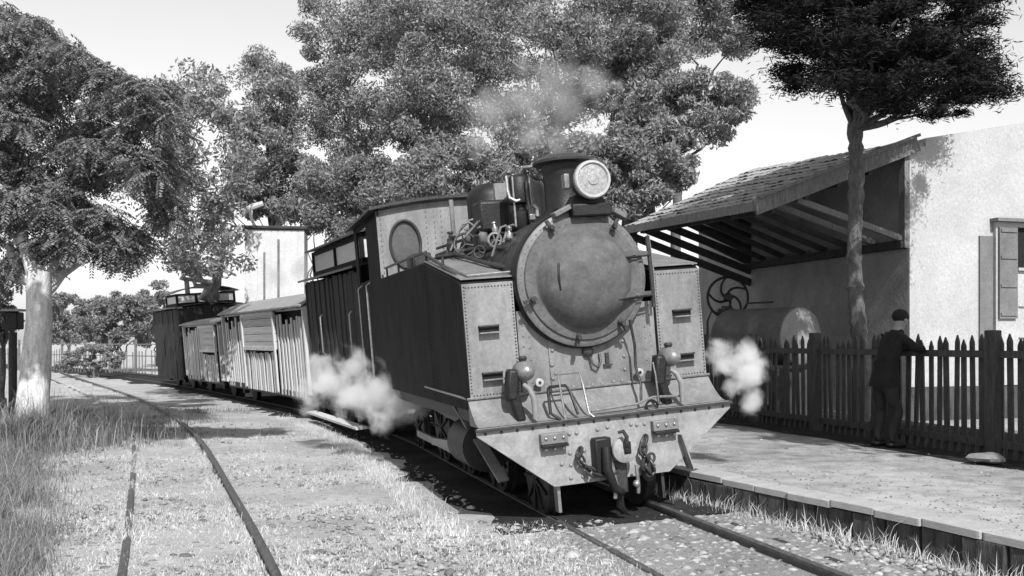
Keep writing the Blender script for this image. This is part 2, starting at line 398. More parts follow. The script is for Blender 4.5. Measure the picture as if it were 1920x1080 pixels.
# ------------------------------------------------------------ station shed
hn = R(16.57); dT = Vector((-math.sin(hn), math.cos(hn), 0)); dN = Vector((math.cos(hn), math.sin(hn), 0))
WC = Vector((6.78, 16.45, 0))
def sp(t, w_, z): return WC+dT*t-dN*w_+Vector((0, 0, z))     # t along the wall, w outwards over the platform
shed = tag(empty('goods_shed', sp(0, 0, PZ)), 'plastered station shed with tiled lean-to roof overhanging the fence on timber struts', 'shed')
si = Matrix.Translation(-sp(0, 0, PZ))
def spl(t, w_, z): return si@sp(t, w_, z)
def box_tw(mb, t0, t1, w0, w1, z0, z1):
    vs = [spl(t, w_, z) for z in (z0, z1) for t, w_ in ((t0, w0), (t1, w0), (t1, w1), (t0, w1))]
    return mb.add(vs, [(0,3,2,1),(4,5,6,7),(0,1,5,4),(1,2,6,5),(2,3,7,6),(3,0,4,7)])
# roof plane
def zr(t, w_): return 5.15+.40*(t/5.3)-(1.15+.2*(t/5.3))/2.98*w_
wl = MB(); wl.add([spl(0,0,.3), spl(7.6,0,.3), spl(7.6,0,4.9), spl(5.2,0,5.4), spl(0,0,5.12), spl(0,-.35,.3), spl(7.6,-.35,.3), spl(7.6,-.35,4.9), spl(5.2,-.35,5.4), spl(0,-.35,5.12)],
       [(0,1,2,3,4), (9,8,7,6,5), (0,5,6,1), (1,6,7,2), (2,7,8,3), (3,8,9,4), (4,9,5,0)])
wl.build('wall', 'plaster', shed, smooth=False)
g = MB(); g.add([spl(t,w_,z) for t in (-.02,.33) for w_,z in ((-.352,.3),(-6,.3),(-6,5.6),(-3.2,5.75),(-.352,5.2))], [(0,1,2,3,4),(9,8,7,6,5),(0,5,6,1),(1,6,7,2),(2,7,8,3),(3,8,9,4),(4,9,5,0)]); box_tw(g, -.05, -.004, -.345, .0, .3, 5.05); g.build('wall', 'whitewash', shed, smooth=False)['label'] = 'white sunlit gable wall'
g = MB(); box_tw(g, -.075, -.052, -6, .0, .3, .92); g.build('wall_shade_band', 'stone_dark', shed, smooth=False)  # dark band painting the shade on the foot of the gable wall
# corner post and tie
g = MB(); box_tw(g, -.05, .10, .004, .10, 3.3, 5.0); g.build('corner_post', 'timber_grey', shed, smooth=False)
g = MB(); box_tw(g, .0, 5.2, .01, .14, 3.30, 3.44); g.build('wall_plate', 'timber_dark', shed, smooth=False)
deck = MB(); th = .05
deck.add([spl(t, w_, zr(t, w_)-dz) for dz in (.10, .14) for t, w_ in ((-.05, -.1), (5.25, -.1), (5.25, 2.95), (-.05, 2.95))], [(0,3,2,1),(4,5,6,7),(0,1,5,4),(1,2,6,5),(2,3,7,6),(3,0,4,7)])
deck.build('roof_deck', 'timber_dark', shed, smooth=False)
for k in range(8):       # rafters
    t = .05+k*.73
    MB().bar(spl(t, -.05, zr(t, 0)-.20), spl(t, 2.93, zr(t, 2.95)-.20), .08, .12).build('rafter', 'timber_dark', shed, smooth=False)
for k in range(8):       # struts from wall to eave; near pair painted paler as sunlit
    t = .07+k*.73
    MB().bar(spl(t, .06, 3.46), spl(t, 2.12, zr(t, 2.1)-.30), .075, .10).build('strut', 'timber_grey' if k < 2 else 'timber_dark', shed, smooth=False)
for k in range(4):
    w_ = .75+k*.62
    MB().bar(spl(.0, w_, zr(0, w_)-.30), spl(5.2, w_, zr(5.2, w_)-.30), .07, .08).build('purlin', 'timber_dark', shed, smooth=False)
# slatted far end
for k in range(7):
    w0, w1 = .0, 2.9; z0 = 3.0+k*.26
    w1 = min(2.9, (zr(5.12, 0)-.25-z0)/(.33+.45)); w1 = max(w1, .4)
    MB().bar(spl(5.12, w0, z0), spl(5.12, w1, z0+.33*w1), .03, .165).build('gable_slat', 'timber_dark', shed, smooth=False)
bg_ = MB().bar(spl(-.11, 3.02, zr(0, 3.02)-.13), spl(-.11, -.12, zr(0, -.12)-.13), .05, .25); bg_.build('barge_board', 'timber_grey', shed, smooth=False, bevel=.006)
MB().bar(spl(-.15, 2.98, zr(0, 2.98)+.02), spl(-.15, -.10, zr(0, -.1)+.02), .12, .05).build('verge_board', 'timber_grey', shed, smooth=False, bevel=.006)
MB().bar(spl(-.1, 3.03, zr(0, 3.03)-.10), spl(5.3, 3.03, zr(5.3, 3.03)-.10), .03, .16).build('fascia', 'timber_grey', shed, smooth=False, bevel=.005)
# tiles, one by one: curved, courses overlapping
tm = MB(); NS = 6; tl, tw = .34, .235
vs = []
for e, (yy, lift) in enumerate(((0, 0), (tl, .035))):
    for i in range(NS+1):
        a = math.pi*i/NS; vs.append((-math.cos(a)*tw/2*(1 if e else .92), yy, math.sin(a)*.036*(1 if e else .85)+lift*0))
vs += [(x, y, z+.016) for x, y, z in vs]
k1 = NS+1
fs = [(i, i+1, k1+i+1, k1+i) for i in range(NS)]+[(2*k1+i, 3*k1+i, 3*k1+i+1, 2*k1+i+1) for i in range(NS)]
fs += [(k1+i, k1+i+1, 3*k1+i+1, 3*k1+i) for i in range(NS)]+[(0, k1, 3*k1, 2*k1), (NS, 2*k1+NS, 3*k1+NS, k1+NS)]
tmesh = tm.add(vs, fs).mesh('roof_tile', 'tile')
ncol, nrow = 24, 11
for r_ in range(nrow):
    for c_ in range(ncol):
        t = -.08+(c_+.5)*5.36/ncol; w_ = -.05+(r_+1)*3.08/nrow
        a = spl(t, w_-.30, zr(t, w_-.30)); b = spl(t, w_, zr(t, w_)+0)
        d = (b-a).normalized(); up = Vector((0,0,1)); sx = d.cross(up).normalized(); uz = sx.cross(d)
        m = Matrix.Identity(4)
        for i in range(3): m[i][0] = sx[i]; m[i][1] = d[i]; m[i][2] = uz[i]
        m.translation = a+uz*(-.075+.0+random.uniform(-.008, .012))+d*random.uniform(-.015, .015)
        o = link('roof_tile', tmesh, shed); o.matrix_local = m@Matrix.Rotation(R(3.2)+random.uniform(-.02,.02), 4, 'X')@Matrix.Rotation(random.uniform(-.03,.03), 4, 'Z')
# annex with window and shutter
annex = tag(empty('station_house', sp(0, -1.42, PZ)), 'low whitewashed annex with black window and open grey shutter at right edge', 'house')
ai = Matrix.Translation(-sp(0, -1.42, PZ))
def ap(t, w_, z): return ai@sp(t, w_, z)
def box_a(mb, t0, t1, w0, w1, z0, z1):
    vs = [ap(t, w_, z) for z in (z0, z1) for t, w_ in ((t0, w0), (t1, w0), (t1, w1), (t0, w1))]
    return mb.add(vs, [(0,3,2,1),(4,5,6,7),(0,1,5,4),(1,2,6,5),(2,3,7,6),(3,0,4,7)])
g = MB(); box_a(g, -.06, -.025, -1.74, -1.46, .93, 3.55); g.build('recess_shade', 'whitewash_grey', annex, smooth=False)  # grey plate painted in as the shadow of a recess
g = MB(); box_a(g, -.10, -.022, -2.22, -1.765, .93, 3.80); box_a(g, -.10, -.022, -3.2, -2.22, .93, 3.0); box_a(g, -.10, -.022, -6, -3.2, .93, 3.8); box_a(g, -.10, -.022, -3.2, -2.22, 3.72, 3.8); g.build('wall', 'whitewash', annex, smooth=False)
g = MB(); box_a(g, -.045, -.024, -3.2, -2.22, 3.0, 3.72); g.build('window', 'inside_dark', annex, smooth=False)
g = MB(); box_a(g, -.16, -.102, -3.25, -2.2, 2.95, 3.0); g.build('window_sill', 'coping', annex, smooth=False)
g = MB(); box_a(g, -.15, -.11, -2.19, -1.8, 2.1, 3.70)
for z in (2.15, 2.65, 3.15, 3.62): box_a(g, -.17, -.151, -2.17, -1.82, z, z+.05)
g.build('shutter', 'whitewash_grey', annex, smooth=False)
g = MB(); box_a(g, -.22, -.022, -6, -1.7, 3.802, 3.86); g.build('roof', 'timber_grey', annex, smooth=False)
for z in (1.2, 1.75, 2.3):
    g = MB(); box_a(g, -.12, -.102, -3.5, -2.25, z, z+.02); g.build('wall_joint', 'timber_grey', annex, smooth=False)

# near-black strip painting the tree shade along the fence and behind it
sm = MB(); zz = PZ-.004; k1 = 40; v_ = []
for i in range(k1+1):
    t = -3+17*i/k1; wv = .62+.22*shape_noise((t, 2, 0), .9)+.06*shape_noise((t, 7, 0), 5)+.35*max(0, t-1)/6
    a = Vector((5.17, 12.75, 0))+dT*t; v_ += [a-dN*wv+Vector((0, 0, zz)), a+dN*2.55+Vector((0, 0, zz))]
sm.add(v_, [(2*i, 2*i+1, 2*i+3, 2*i+2) for i in range(k1)]); sm.build('fence_shade_strip', 'cinder', smooth=False, kind='structure')
# ------------------------------------------------------------ picket fence
F0 = Vector((5.17, 12.75, PZ))
fence = tag(empty('picket_fence', F0), 'dark wooden picket fence with pointed pales along the back of the platform', 'fence')
pk = MB(); pw, ph = .076, 1.43
pk.add([(-pw/2,-.011,0),(pw/2,-.011,0),(pw/2,-.011,ph-.085),(0,-.011,ph),(-pw/2,-.011,ph-.085),(-pw/2,.011,0),(pw/2,.011,0),(pw/2,.011,ph-.085),(0,.011,ph),(-pw/2,.011,ph-.085)],
       [(0,1,2,3,4),(9,8,7,6,5),(0,5,6,1),(1,6,7,2),(2,7,8,3),(3,8,9,4),(4,9,5,0)])
pkm = pk.mesh('picket', 'fence_wood', False)
az = math.atan2(dT.y, dT.x)
k = 0; t = -4.4
while t < 6.2:
    t += .142+random.uniform(-.012, .012)
    if random.random() < .04 and t > 0: t += .1
    o = link('picket', pkm, fence); p = dT*t+dN*.03; o.location = (p.x, p.y, -.01); o.rotation_euler = (random.uniform(-.02,.02), random.uniform(-.035,.035), az)
    o.scale = (random.uniform(.85, 1.15), 1, random.uniform(.955, 1.02))
for t in (-5.15, -3.4, -1.66, .12, 1.86, 3.6, 5.35):
    MB().box((0,0,.73), (.14, .13, 1.5)).build('post', 'fence_wood', fence, bevel=.012, smooth=False).location = dT*t-dN*.06
    C.objects[-1] if False else None
for o in fence.children:
    if o.name.startswith('post'): o.rotation_euler = (0, random.uniform(-.012,.012), az)
for z in (1.2, .16):
    MB().bar(dT*-5.2-dN*.012+Vector((0,0,z)), dT*5.5-dN*.012+Vector((0,0,z)), .045, .085).build('rail', 'fence_wood', fence, smooth=False)

# ------------------------------------------------------------ tank and flywheel behind the fence
tk = tag(empty('water_tank', (5.09, 16.9, PZ)), 'pale riveted cylindrical tank with domed round end lying behind the fence under the roof', 'tank')
a0 = Vector((.0, .0, 1.44)); axis = Vector((-.50, .866, 0)).normalized()
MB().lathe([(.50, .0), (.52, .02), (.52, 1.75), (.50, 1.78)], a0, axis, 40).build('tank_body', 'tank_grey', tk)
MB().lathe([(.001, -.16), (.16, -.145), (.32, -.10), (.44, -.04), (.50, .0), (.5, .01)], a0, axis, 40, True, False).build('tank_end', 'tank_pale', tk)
for q in (.25, 1.45):
    p = a0+axis*q; MB().box((p.x, p.y, .43), (.9, .18, .86), (0, 0, math.atan2(axis.y, axis.x)-R(90))).build('cradle', 'timber_dark', tk, bevel=.01)
fw = tag(empty('flywheel_pump', (4.17, 19.0, PZ)), 'iron flywheel with curved spokes and a crank arm mounted before the shed wall', 'pump')
fc = Vector((.10, 0, 2.22)); mbw = MB()
fu = Vector((1, .0, 0)).normalized(); fz = Vector((0, 0, 1))
mbw.tube([fc+(fu*math.cos(a)+fz*math.sin(a))*.40 for a in np.linspace(0, 2*math.pi, 37)[:-1]], .026, 8, closed=True); mbw.build('wheel_rim', 'black_iron', fw)
for k in range(5):
    pts = []
    for i in range(9):
        r_ = .05+.35*i/8; a = 2*math.pi*k/5+1.3*(1-i/8)**1.2+.4
        pts.append(fc+(fu*math.cos(a)+fz*math.sin(a))*r_)
    MB().tube(pts, [.028-.001*i for i in range(9)], 7).build('spoke', 'black_iron', fw)
MB().lathe([(.07, -.08), (.09, -.05), (.09, .05), (.07, .08)], fc, (0, 1, 0), 20).build('hub', 'black_iron', fw)
MB().tube([fc+Vector((.35, -.05, -.12)), fc+Vector((.80, -.08, -.10)), fc+Vector((.85, -.14, -.10))], .018, 7).build('crank_arm', 'dark_iron', fw)
g = MB(); g.box((.10, .22, 1.0), (.35, .25, 2.0)); g.tube([fc+Vector((0, -.02, 0)), fc+Vector((0, .3, 0))], .035, 8); g.box((.10, .2, 1.9), (.22, .3, .3)); g.build('pedestal', 'dark_iron', fw, bevel=.02)
MB().tube([(-.30, .02, 0), (-.30, .0, 1.75), (-.22, 0, 1.95), (-.05, .05, 1.9)], .022, 8).build('pump_pipe', 'dark_iron', fw)


# ------------------------------------------------------------ steam locomotive (local: x right, y back, z up)
loco = tag(empty('steam_locomotive', mtx=frame(PSI, (GX, GY, GZ))), 'grey side tank steam locomotive facing the camera with big round smokebox door and headlight', 'locomotive')
# front beam
bt = MB().prism([(-1.275,0,.985),(1.275,0,.985),(1.28,0,.915),(.585,0,.375),(-.585,0,.375),(-1.28,0,.915)], (0,.035,0))
beam = bt.build('buffer_beam', 'paint_beam', loco, bevel=.004, smooth=False)
MB().box((0,-.012,.972), (2.58,.06,.022)).build('angle_iron', 'dark_iron', loco, bevel=.003)
def bolt(parent, p, r=.018, h=.014, m='paint_panel', axis=(0,-1,0), name='bolt', _c={}):
    key = (r, h, m)
    if key not in _c: _c[key] = MB().lathe([(r, 0), (r, h*.4), (r*.7, h*.85), (r*.25, h)], (0,0,0), (0,-1,0), 8).mesh(name, m)
    o = link(name, _c[key], parent); o.location = p; return o
def rivets(parent, P, r=.009, m='dark_iron', axis=(0,-1,0)):
    mb = MB(); ax = Vector(axis)
    for p in P: mb.lathe([(r, 0), (r*.8, r*.6), (r*.2, r*.9)], p, ax, 6, False, True)
    return mb.build('rivets', m, parent, kind='stuff')
for x in np.linspace(-1.2, 1.2, 17): bolt(loco, (x, -.0, .935), .014, .012, 'dark_iron')
for x, z in [(-.40,.85),(-.33,.85),(.28,.86),(.36,.86),(-.12,.86),(-.02,.87),(-.41,.67),(-.41,.56),(-.27,.68),(-.27,.55),(-.42,.44),(-.30,.44),(.36,.66),(.38,.55),(.43,.47),(-.50,.58),(.30,.47),(.22,.87)]:
    bolt(loco, (x, 0, z), .02, .016)
# coupling brackets with nuts
for x in (-.57, .55):
    b = MB().box((x,-.035,.83), (.26,.07,.10)).build('bracket', 'deck_grey', loco, bevel=.008)
    MB().box((x,-.055,.765), (.25,.075,.028)).build('bracket_lip', 'black_iron', b, bevel=.004)
    for dx in (-.085, 0, .085):
        bolt(b, (x+dx, -.07, .835), .017, .015, 'worn_steel'); bolt(b, (x+dx, -.05, .735), .018, .02, 'worn_steel')
# step plate at the right of the beam
MB().bar((.70,-.005,.72), (.79,-.03,.38), .012, .16, (0,1,0)).build('guard_plate', 'paint_panel', loco)
# central buffer and coupling hook
bf = MB().lathe([(.03,.0),(.06,-.02),(.06,-.16),(.115,-.175),(.125,-.20),(.12,-.215),(.07,-.235),(.02,-.24)], (.055,0,.67), (0,1,0), 32).build('buffer', 'paint_beam', loco)
MB().box((.065,-.235,.69), (.07,.02,.11)).build('slot', 'inside_dark', bf)
MB().tube([(.045,-.22,.68),(.045,-.27,.72),(.045,-.29,.80),(.02,-.28,.85),(-.02,-.25,.84)], [.022,.022,.02,.018,.014], 10).build('hook', 'dark_iron', bf)
MB().box((.06,-.25,.665), (.05,.02,.04)).build('hook_block', 'black_iron', bf, bevel=.005)
MB().box((-.12,-.06,.62), (.17,.12,.34)).build('coupling_housing', 'black_iron', loco, bevel=.02)
MB().tube([(-.10,-.13,.70),(-.12,-.17,.5),(-.06,-.17,.32),(.02,-.14,.27)], [.05,.045,.04,.035], 10).build('brake_hose', 'black_iron', loco)
MB().box((.04,-.08,.40), (.12,.09,.30)).build('coupling_link', 'dark_iron', loco, bevel=.02)
MB().tube([(.19,-.12,.5),(.19,-.14,.32),(.19,-.12,.24)], .018, 8).build('coupling_pin', 'worn_steel', loco)
MB().sphere((.17,-.14,.33), .035).build('weight', 'worn_steel', loco)
MB().tube([(-.06,-.12,.62),(-.03,-.14,.35),(-.05,-.13,.22)], .02, 8).build('lever', 'worn_steel', loco)
MB().tube([(.03,-.06,.30),(.03,-.05,.12),(.08,-.03,.06)], [.035,.04,.03], 8).build('drain_hose', 'black_iron', loco)
def chain(pts, parent, m='dark_iron'):
    root = None; P = [Vector(p) for p in pts]
    for i, (a, b) in enumerate(zip(P, P[1:])):
        d = (b-a); l = d.length*.5+.022; d.normalize(); sd = Vector((1,0,0)) if i % 2 else Vector((.3,-1,0)); sd = (sd-d*sd.dot(d)).normalized(); c = (a+b)/2
        MB().tube([c+d*(math.cos(q)*l)+sd*(math.sin(q)*.034) for q in np.linspace(0, 2*math.pi, 15)[:-1]], .0135, 6, closed=True).build('chain_link', m, parent)
chain([(-.32+.0,-.04,.70),(-.35,-.06,.64),(-.32,-.07,.57),(-.27,-.08,.51),(-.21,-.09,.46),(-.15,-.1,.44),(-.08,-.11,.44),(-.02,-.12,.47),(.0,-.12,.53)], loco)
chain([(.34,-.04,.74),(.30,-.07,.67),(.28,-.09,.60),(.31,-.1,.53),(.28,-.11,.46),(.32,-.11,.40),(.36,-.1,.44),(.34,-.09,.51),(.38,-.07,.56)], loco)
MB().lathe([(.04,0),(.06,.05),(.06,.12),(.02,.14)], (.33,-.05,.33), (0,0,1), 10).build('hose_end', 'dark_iron', loco)

# curved front deck between beam and tanks
vs = []; n = 10
prof = [(.03+.34*(1-math.cos(a)), .99+.24*math.sin(a)**1.0) for a in np.linspace(0, math.pi/2, n)]
prof = [(.02+.335*t, .99+.235*(t**1.8)) for t in np.linspace(0, 1, n)]
for x in (-1.25, 1.25): vs += [(x, y, z) for y, z in prof]
fs = [(i, i+1, n+i+1, n+i) for i in range(n-1)]
vs += [(x, .36, .985) for x in (-1.25, 1.25)]
fs += [tuple(range(n))+(2*n,), tuple(range(n, 2*n))+(2*n+1,)]
MB().add(vs, fs).build('front_deck', 'deck_grey', loco)
MB().tube([(-1.26,.34,1.235),(1.26,.34,1.235)], .013, 6).build('deck_edge', 'worn_steel', loco)

# side tanks
def tank(sx):
    x0, x1 = sx*.715, sx*1.24
    prof = [(.353,1.23),(.353,2.30),(.40,2.345),(1.95,2.64),(5.05,2.66),(5.05,1.12),(.5,1.12)]
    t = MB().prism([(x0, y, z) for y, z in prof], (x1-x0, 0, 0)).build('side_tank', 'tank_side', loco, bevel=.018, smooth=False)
    xf = (x0+x1)/2
    f = MB().box((xf, .343, 1.775), (abs(x1-x0)-.025, .016, 1.07)).build('tank_front_plate', 'paint_panel', t, bevel=.003)
    MB().prism([(x0+sx*.01,.36,2.352),(x0+sx*.01,1.95,2.648),(x0+sx*.01,1.95,2.66),(x0+sx*.01,.36,2.364)], (x1-x0-sx*.02,0,0)).build('tank_lid', 'deck_grey', t, smooth=False)
    P = []
    for z in np.arange(1.29, 2.29, .032): P += [(x0+sx*.03, .335, z)]
    for z in np.arange(1.29, 2.29, .032): P += [(x1-sx*.03, .335, z)]
    for x in np.arange(.745, 1.22, .032): P += [(sx*x, .335, 2.275), (sx*x, .335, 1.262)]
    rivets(t, P, .0085)
    for z in (1.86, 1.42):
        MB().box((sx*1.0, .33, z+.015), (.20, .012, .05)).build('slot', 'inside_dark', t)
        h = MB().tube([(sx*1.0-.095,.33,z+.045),(sx*1.0-.095,.295,z+.045),(sx*1.0+.095,.295,z+.045),(sx*1.0+.095,.33,z+.045)], .009, 6).build('foothold', 'dark_iron', t)
        MB().box((sx*1.0, .30, z-.018), (.20, .07, .012)).build('foothold_plate', 'worn_steel', t)
    return t
tl_ = tank(-1); tr_ = tank(1)
# handrail on the left tank top
hp = [(-1.2,.75,2.44),(-1.2,1.9,2.72),(-1.2,2.1,2.76),(-1.2,3.2,2.77),(-1.2,4.7,2.78)]
MB().tube([(-1.2,.62,2.40)]+hp, .017, 7).build('handrail', 'dark_iron', loco)
for y, z in ((1.15,2.50),(1.95,2.64),(2.8,2.65),(3.7,2.65),(4.6,2.66)):
    MB().tube([(-1.2,y,z-.02),(-1.2,y,z+.13)], .014, 6).build('stanchion', 'dark_iron', loco)
MB().tube([(-.72,.42,2.40),(-1.14,.42,2.39),(-1.16,.9,2.49),(-1.15,1.9,2.68)], .012, 6).build('tank_rim', 'worn_steel', loco)
# long vertical laps on the dark tank side
for y in (1.9,):
    rivets(loco, [(-1.242, y, z) for z in np.arange(1.2, 2.4 if y < 1.5 else 2.6, .045)], .008, 'tank_side', (-1,0,0))
# front centre plates
MB().box((0,.37,1.62), (1.42,.02,.80)).build('front_plate', 'paint_grey', loco)
MB().box((-.01,.352,1.52), (.82,.018,.60)).build('smokebox_saddle_plate', 'paint_grey', loco, bevel=.003)
for x, z in [(-.385,1.75),(-.385,1.62),(-.40,1.48),(-.40,1.35),(-.37,1.25),(.345,1.77),(.345,1.65),(.35,1.50),(.35,1.37),(.31,1.26),(-.2,1.25),(-.1,1.255),(0,1.25),(.1,1.25),(.22,1.26),(-.28,1.25)]:
    bolt(loco, (x,.343,z), .019, .016, 'deck_grey')
rivets(loco, [(sx*.66,.358,z) for sx in (-1,1) for z in np.arange(1.28, 2.0, .10)]+[(sx*.60,.358,z) for sx in (-1,1) for z in np.arange(1.33, 1.9, .11)], .009, 'deck_grey')
# smokebox and boiler
sb = Vector((-.055, .08, 2.285))
MB().lathe([(.60,.28),(.655,.30),(.66,1.15),(.60,1.2),(.60,5.0)], sb, (0,1,0), 64).build('smokebox', 'dark_iron', loco)
MB().lathe([(.665,.19),(.672,.22),(.672,.34),(.655,.35)], sb, (0,1,0), 64, False, False).build('smokebox_rim', 'black_iron', loco)
MB().lathe([(.55,.150),(.635,.150),(.655,.165),(.658,.30),(.60,.31)], sb, (0,1,0), 64, False, False).build('smokebox_ring', 'smoke_ring', loco)
door = MB().lathe([(.001,-.17),(.12,-.165),(.22,-.145),(.31,-.10),(.385,-.045),(.435,.02),(.468,.08),(.48,.11),(.49,.117),(.50,.118),(.55,.118),(.585,.125),(.592,.14),(.592,.17)], sb, (0,1,0), 72, False, False).build('smokebox_door', 'smoke_grey', loco)
rivets(loco, [sb+Vector((math.cos(a)*.62, .149, math.sin(a)*.62)) for a in np.linspace(0, 2*math.pi, 57)[:-1]], .007, 'smoke_ring')
rivets(door, [sb+Vector((math.cos(a)*.535, .118, math.sin(a)*.535)) for a in np.linspace(0, 2*math.pi, 49)[:-1]], .007, 'smoke_grey')
for a in (122, 197, 258, 306, 55):       # clamps
    q = R(a); d = Vector((math.cos(q), 0, math.sin(q)))
    c_ = MB().bar(sb+d*.53+Vector((0,.085,0)), sb+d*.66+Vector((0,.085,0)), .035, .03, (0,1,0)).build('door_clamp', 'dark_iron', loco, bevel=.004)
    MB().lathe([(.022,0),(.026,-.03),(.02,-.06)], sb+d*.575+Vector((0,.09,0)), (0,1,0), 8).build('clamp_nut', 'dark_iron', c_)
for z in (.19, -.20):                    # hinge straps
    h = MB().bar(sb+Vector((.27,-.055,z)), sb+Vector((.50,.09,z+.012)), .012, .05, (0,0,1)).build('door_hinge', 'smoke_grey', loco)
    MB().bar(sb+Vector((.50,.09,z+.012)), sb+Vector((.70,.12,z+.012)), .012, .035, (0,0,1)).build('hinge_strap', 'smoke_grey', h)
    MB().tube([sb+Vector((.26,-.065,z-.035)), sb+Vector((.50,.078,z-.022)), sb+Vector((.69,.10,z-.015))], .009, 5).build('hinge_edge', 'black_iron', h)
MB().tube([sb+Vector((.685,.12,.36)), sb+Vector((.70,.12,0)), sb+Vector((.70,.12,-.33))], .022, 8).build('hinge_pin', 'dark_iron', loco)
MB().tube([sb+Vector((.72,.17,.38)), sb+Vector((.745,.17,0)), sb+Vector((.74,.17,-.30))], .014, 8).build('pipe', 'worn_steel', loco)
hz_ = sb+Vector((-.315,0,0))
MB().tube([hz_+Vector((.03,-.03,.20)), hz_+Vector((-.0,-.075,.13)), hz_+Vector((-.012,-.085,0)), hz_+Vector((.0,-.075,-.10)), hz_+Vector((.05,-.03,-.17))], .013, 8).build('door_handle', 'black_iron', loco)
# left upper edge bracket on the smokebox top
MB().box((-.23,.22,2.93), (.18,.14,.05), (0,R(-24),0)).build('lamp_step', 'smoke_ring', loco, bevel=.008)
MB().box((.36,.22,2.88), (.14,.12,.05), (0,R(30),0)).build('lamp_step', 'smoke_ring', loco, bevel=.008)
# chimney
ch = Vector((.035, .80, 0))
MB().lathe([(.36,2.84),(.33,2.92),(.24,2.98),(.205,3.03),(.20,3.22),(.21,3.40),(.22,3.47)], ch, (0,0,1), 40).build('chimney', 'black_iron', loco)
cap_ = MB().lathe([(.22,3.455),(.25,3.46),(.300,3.475),(.303,3.50),(.25,3.535),(.20,3.555),(.17,3.55),(.16,3.50)], ch, (0,0,1), 40, False, True).build('chimney_cap', 'dark_iron', loco)
MB().box((.055,.22,2.925), (.40,.20,.12)).build('headlight_base', 'black_iron', loco, bevel=.015)
MB().prism([(-.14,.22,2.98),(.25,.22,2.98),(.19,.22,3.08),(-.07,.22,3.08)], (0,.16,0)).build('headlight_bracket', 'black_iron', loco, smooth=False)
hl = Vector((.06, .07, 3.20))
hb = MB().lathe([(.17,.0),(.183,.01),(.183,.06),(.165,.16),(.10,.25),(.04,.28)], hl, (0,1,0), 40).build('headlight', 'black_iron', loco)
MB().lathe([(.148,-.008),(.157,-.02),(.172,-.018),(.180,-.005),(.184,.03)], hl, (0,1,0), 44, False, False).build('headlight_rim', 'lens_rim', hb)
MB().lathe([(.001,-.022),(.05,-.020),(.06,-.010),(.10,-.006),(.150,.0)], hl, (0,1,0), 40, False, False).build('lens', 'lens_glass', hb)
MB().box((hl.x-.19, .30, 3.22), (.05,.10,.14)).build('lamp_bracket', 'worn_steel', hb, bevel=.006)
# air pump, sand dome and steam dome left of the chimney
ap_ = MB().lathe([(.10,2.86),(.115,2.88),(.115,3.06),(.07,3.08),(.07,3.13),(.125,3.15),(.13,3.17),(.13,3.40),(.11,3.43),(.05,3.45)], (-.30,1.25,0), (0,0,1), 24).build('air_pump', 'black_iron', loco)
for dx, dy in ((-.09,-.09),(.09,-.09)): MB().tube([(-.30+dx,1.25+dy,2.9),(-.30+dx,1.25+dy,3.42)], .012, 6).build('pump_rod', 'worn_steel', ap_)
MB().tube([(-.44,1.20,3.43),(-.45,1.16,3.28),(-.44,1.14,3.20),(-.38,1.12,3.16),(-.34,1.12,3.17)], .018, 8).build('steam_pipe', 'worn_steel', loco)
MB().tube([(-.30,1.15,3.45),(-.28,1.10,3.50),(-.18,1.05,3.50),(-.15,1.02,3.42)], .020, 8).build('steam_pipe', 'worn_steel', loco)
MB().tube([(-.26,1.10,3.36),(-.25,1.09,3.05),(-.24,1.08,2.90)], .024, 8).build('steam_pipe', 'dark_iron', loco)
MB().tube([(-.20,1.10,3.10),(-.17,1.07,3.06),(-.18,1.06,2.98)], .03, 8).build('valve', 'bright_metal', loco)
MB().box((-.245,1.05,2.98), (.06,.05,.06)).build('valve_box', 'bright_metal', loco, bevel=.006)
MB().lathe([(.46,2.72),(.42,2.95),(.30,3.04),(.27,3.10),(.27,3.38),(.25,3.44),(.16,3.50),(.03,3.52)], (-.02,2.05,0), (0,0,1), 40).build('sand_dome', 'black_iron', loco)
MB().lathe([(.50,2.72),(.42,2.95),(.34,3.04),(.30,3.10),(.30,3.50),(.27,3.58),(.16,3.66),(.03,3.68)], (-.02,3.35,0), (0,0,1), 40).build('steam_dome', 'black_iron', loco)
MB().tube([(-.22,2.0,3.45),(-.28,1.95,3.55),(-.20,1.9,3.62)], .014, 6).build('valve', 'bright_metal', loco)
MB().tube([(.0,2.6,3.0),(.0,2.6,3.66),(.0,2.55,3.70)], .03, 8).build('whistle', 'worn_steel', loco)
MB().tube([(-.52,3.4,2.9),(-.52,3.4,3.50)], .03, 8).build('vent_pipe', 'paint_panel', loco)
# pipework and valves between boiler and left tank
for (a, b, c, d, r) in [((-.55,.55,2.62),(-.60,1.2,2.70),(-.58,2.4,2.78),(-.55,4.8,2.85),.03),((-.66,.8,2.48),(-.68,1.5,2.58),(-.70,2.6,2.72),(-.70,4.8,2.74),.024),((-.45,.9,2.80),(-.50,1.4,2.86),(-.50,2.6,2.95),(-.48,4.6,3.0),.02),((-.62,.5,2.42),(-.75,1.0,2.52),(-.85,1.9,2.70),(-.98,2.4,2.72),.022)]:
    MB().tube([a, b, c, d], r, 8).build('boiler_pipe', 'dark_iron', loco)
def handwheel(c, r, ax, m='dark_iron'):
    ax = Vector(ax).normalized(); a = ax.orthogonal().normalized(); b = ax.cross(a); c = Vector(c)
    w_ = MB().tube([c+(a*math.cos(q)+b*math.sin(q))*r for q in np.linspace(0, 2*math.pi, 21)[:-1]], .014, 6, closed=True)
    for q in (0, 2.09, 4.18): w_.tube([c, c+(a*math.cos(q)+b*math.sin(q))*r], .009, 5)
    w_.tube([c, c-ax*.12], .014, 6); return w_.build('handwheel', m, loco)
handwheel((-.80,1.75,2.80), .12, (-.3,-1,.2)); handwheel((-.62,1.2,2.78), .07, (0,-1,0), 'worn_steel'); handwheel((-.74,1.4,2.68), .06, (-.5,-1,0))
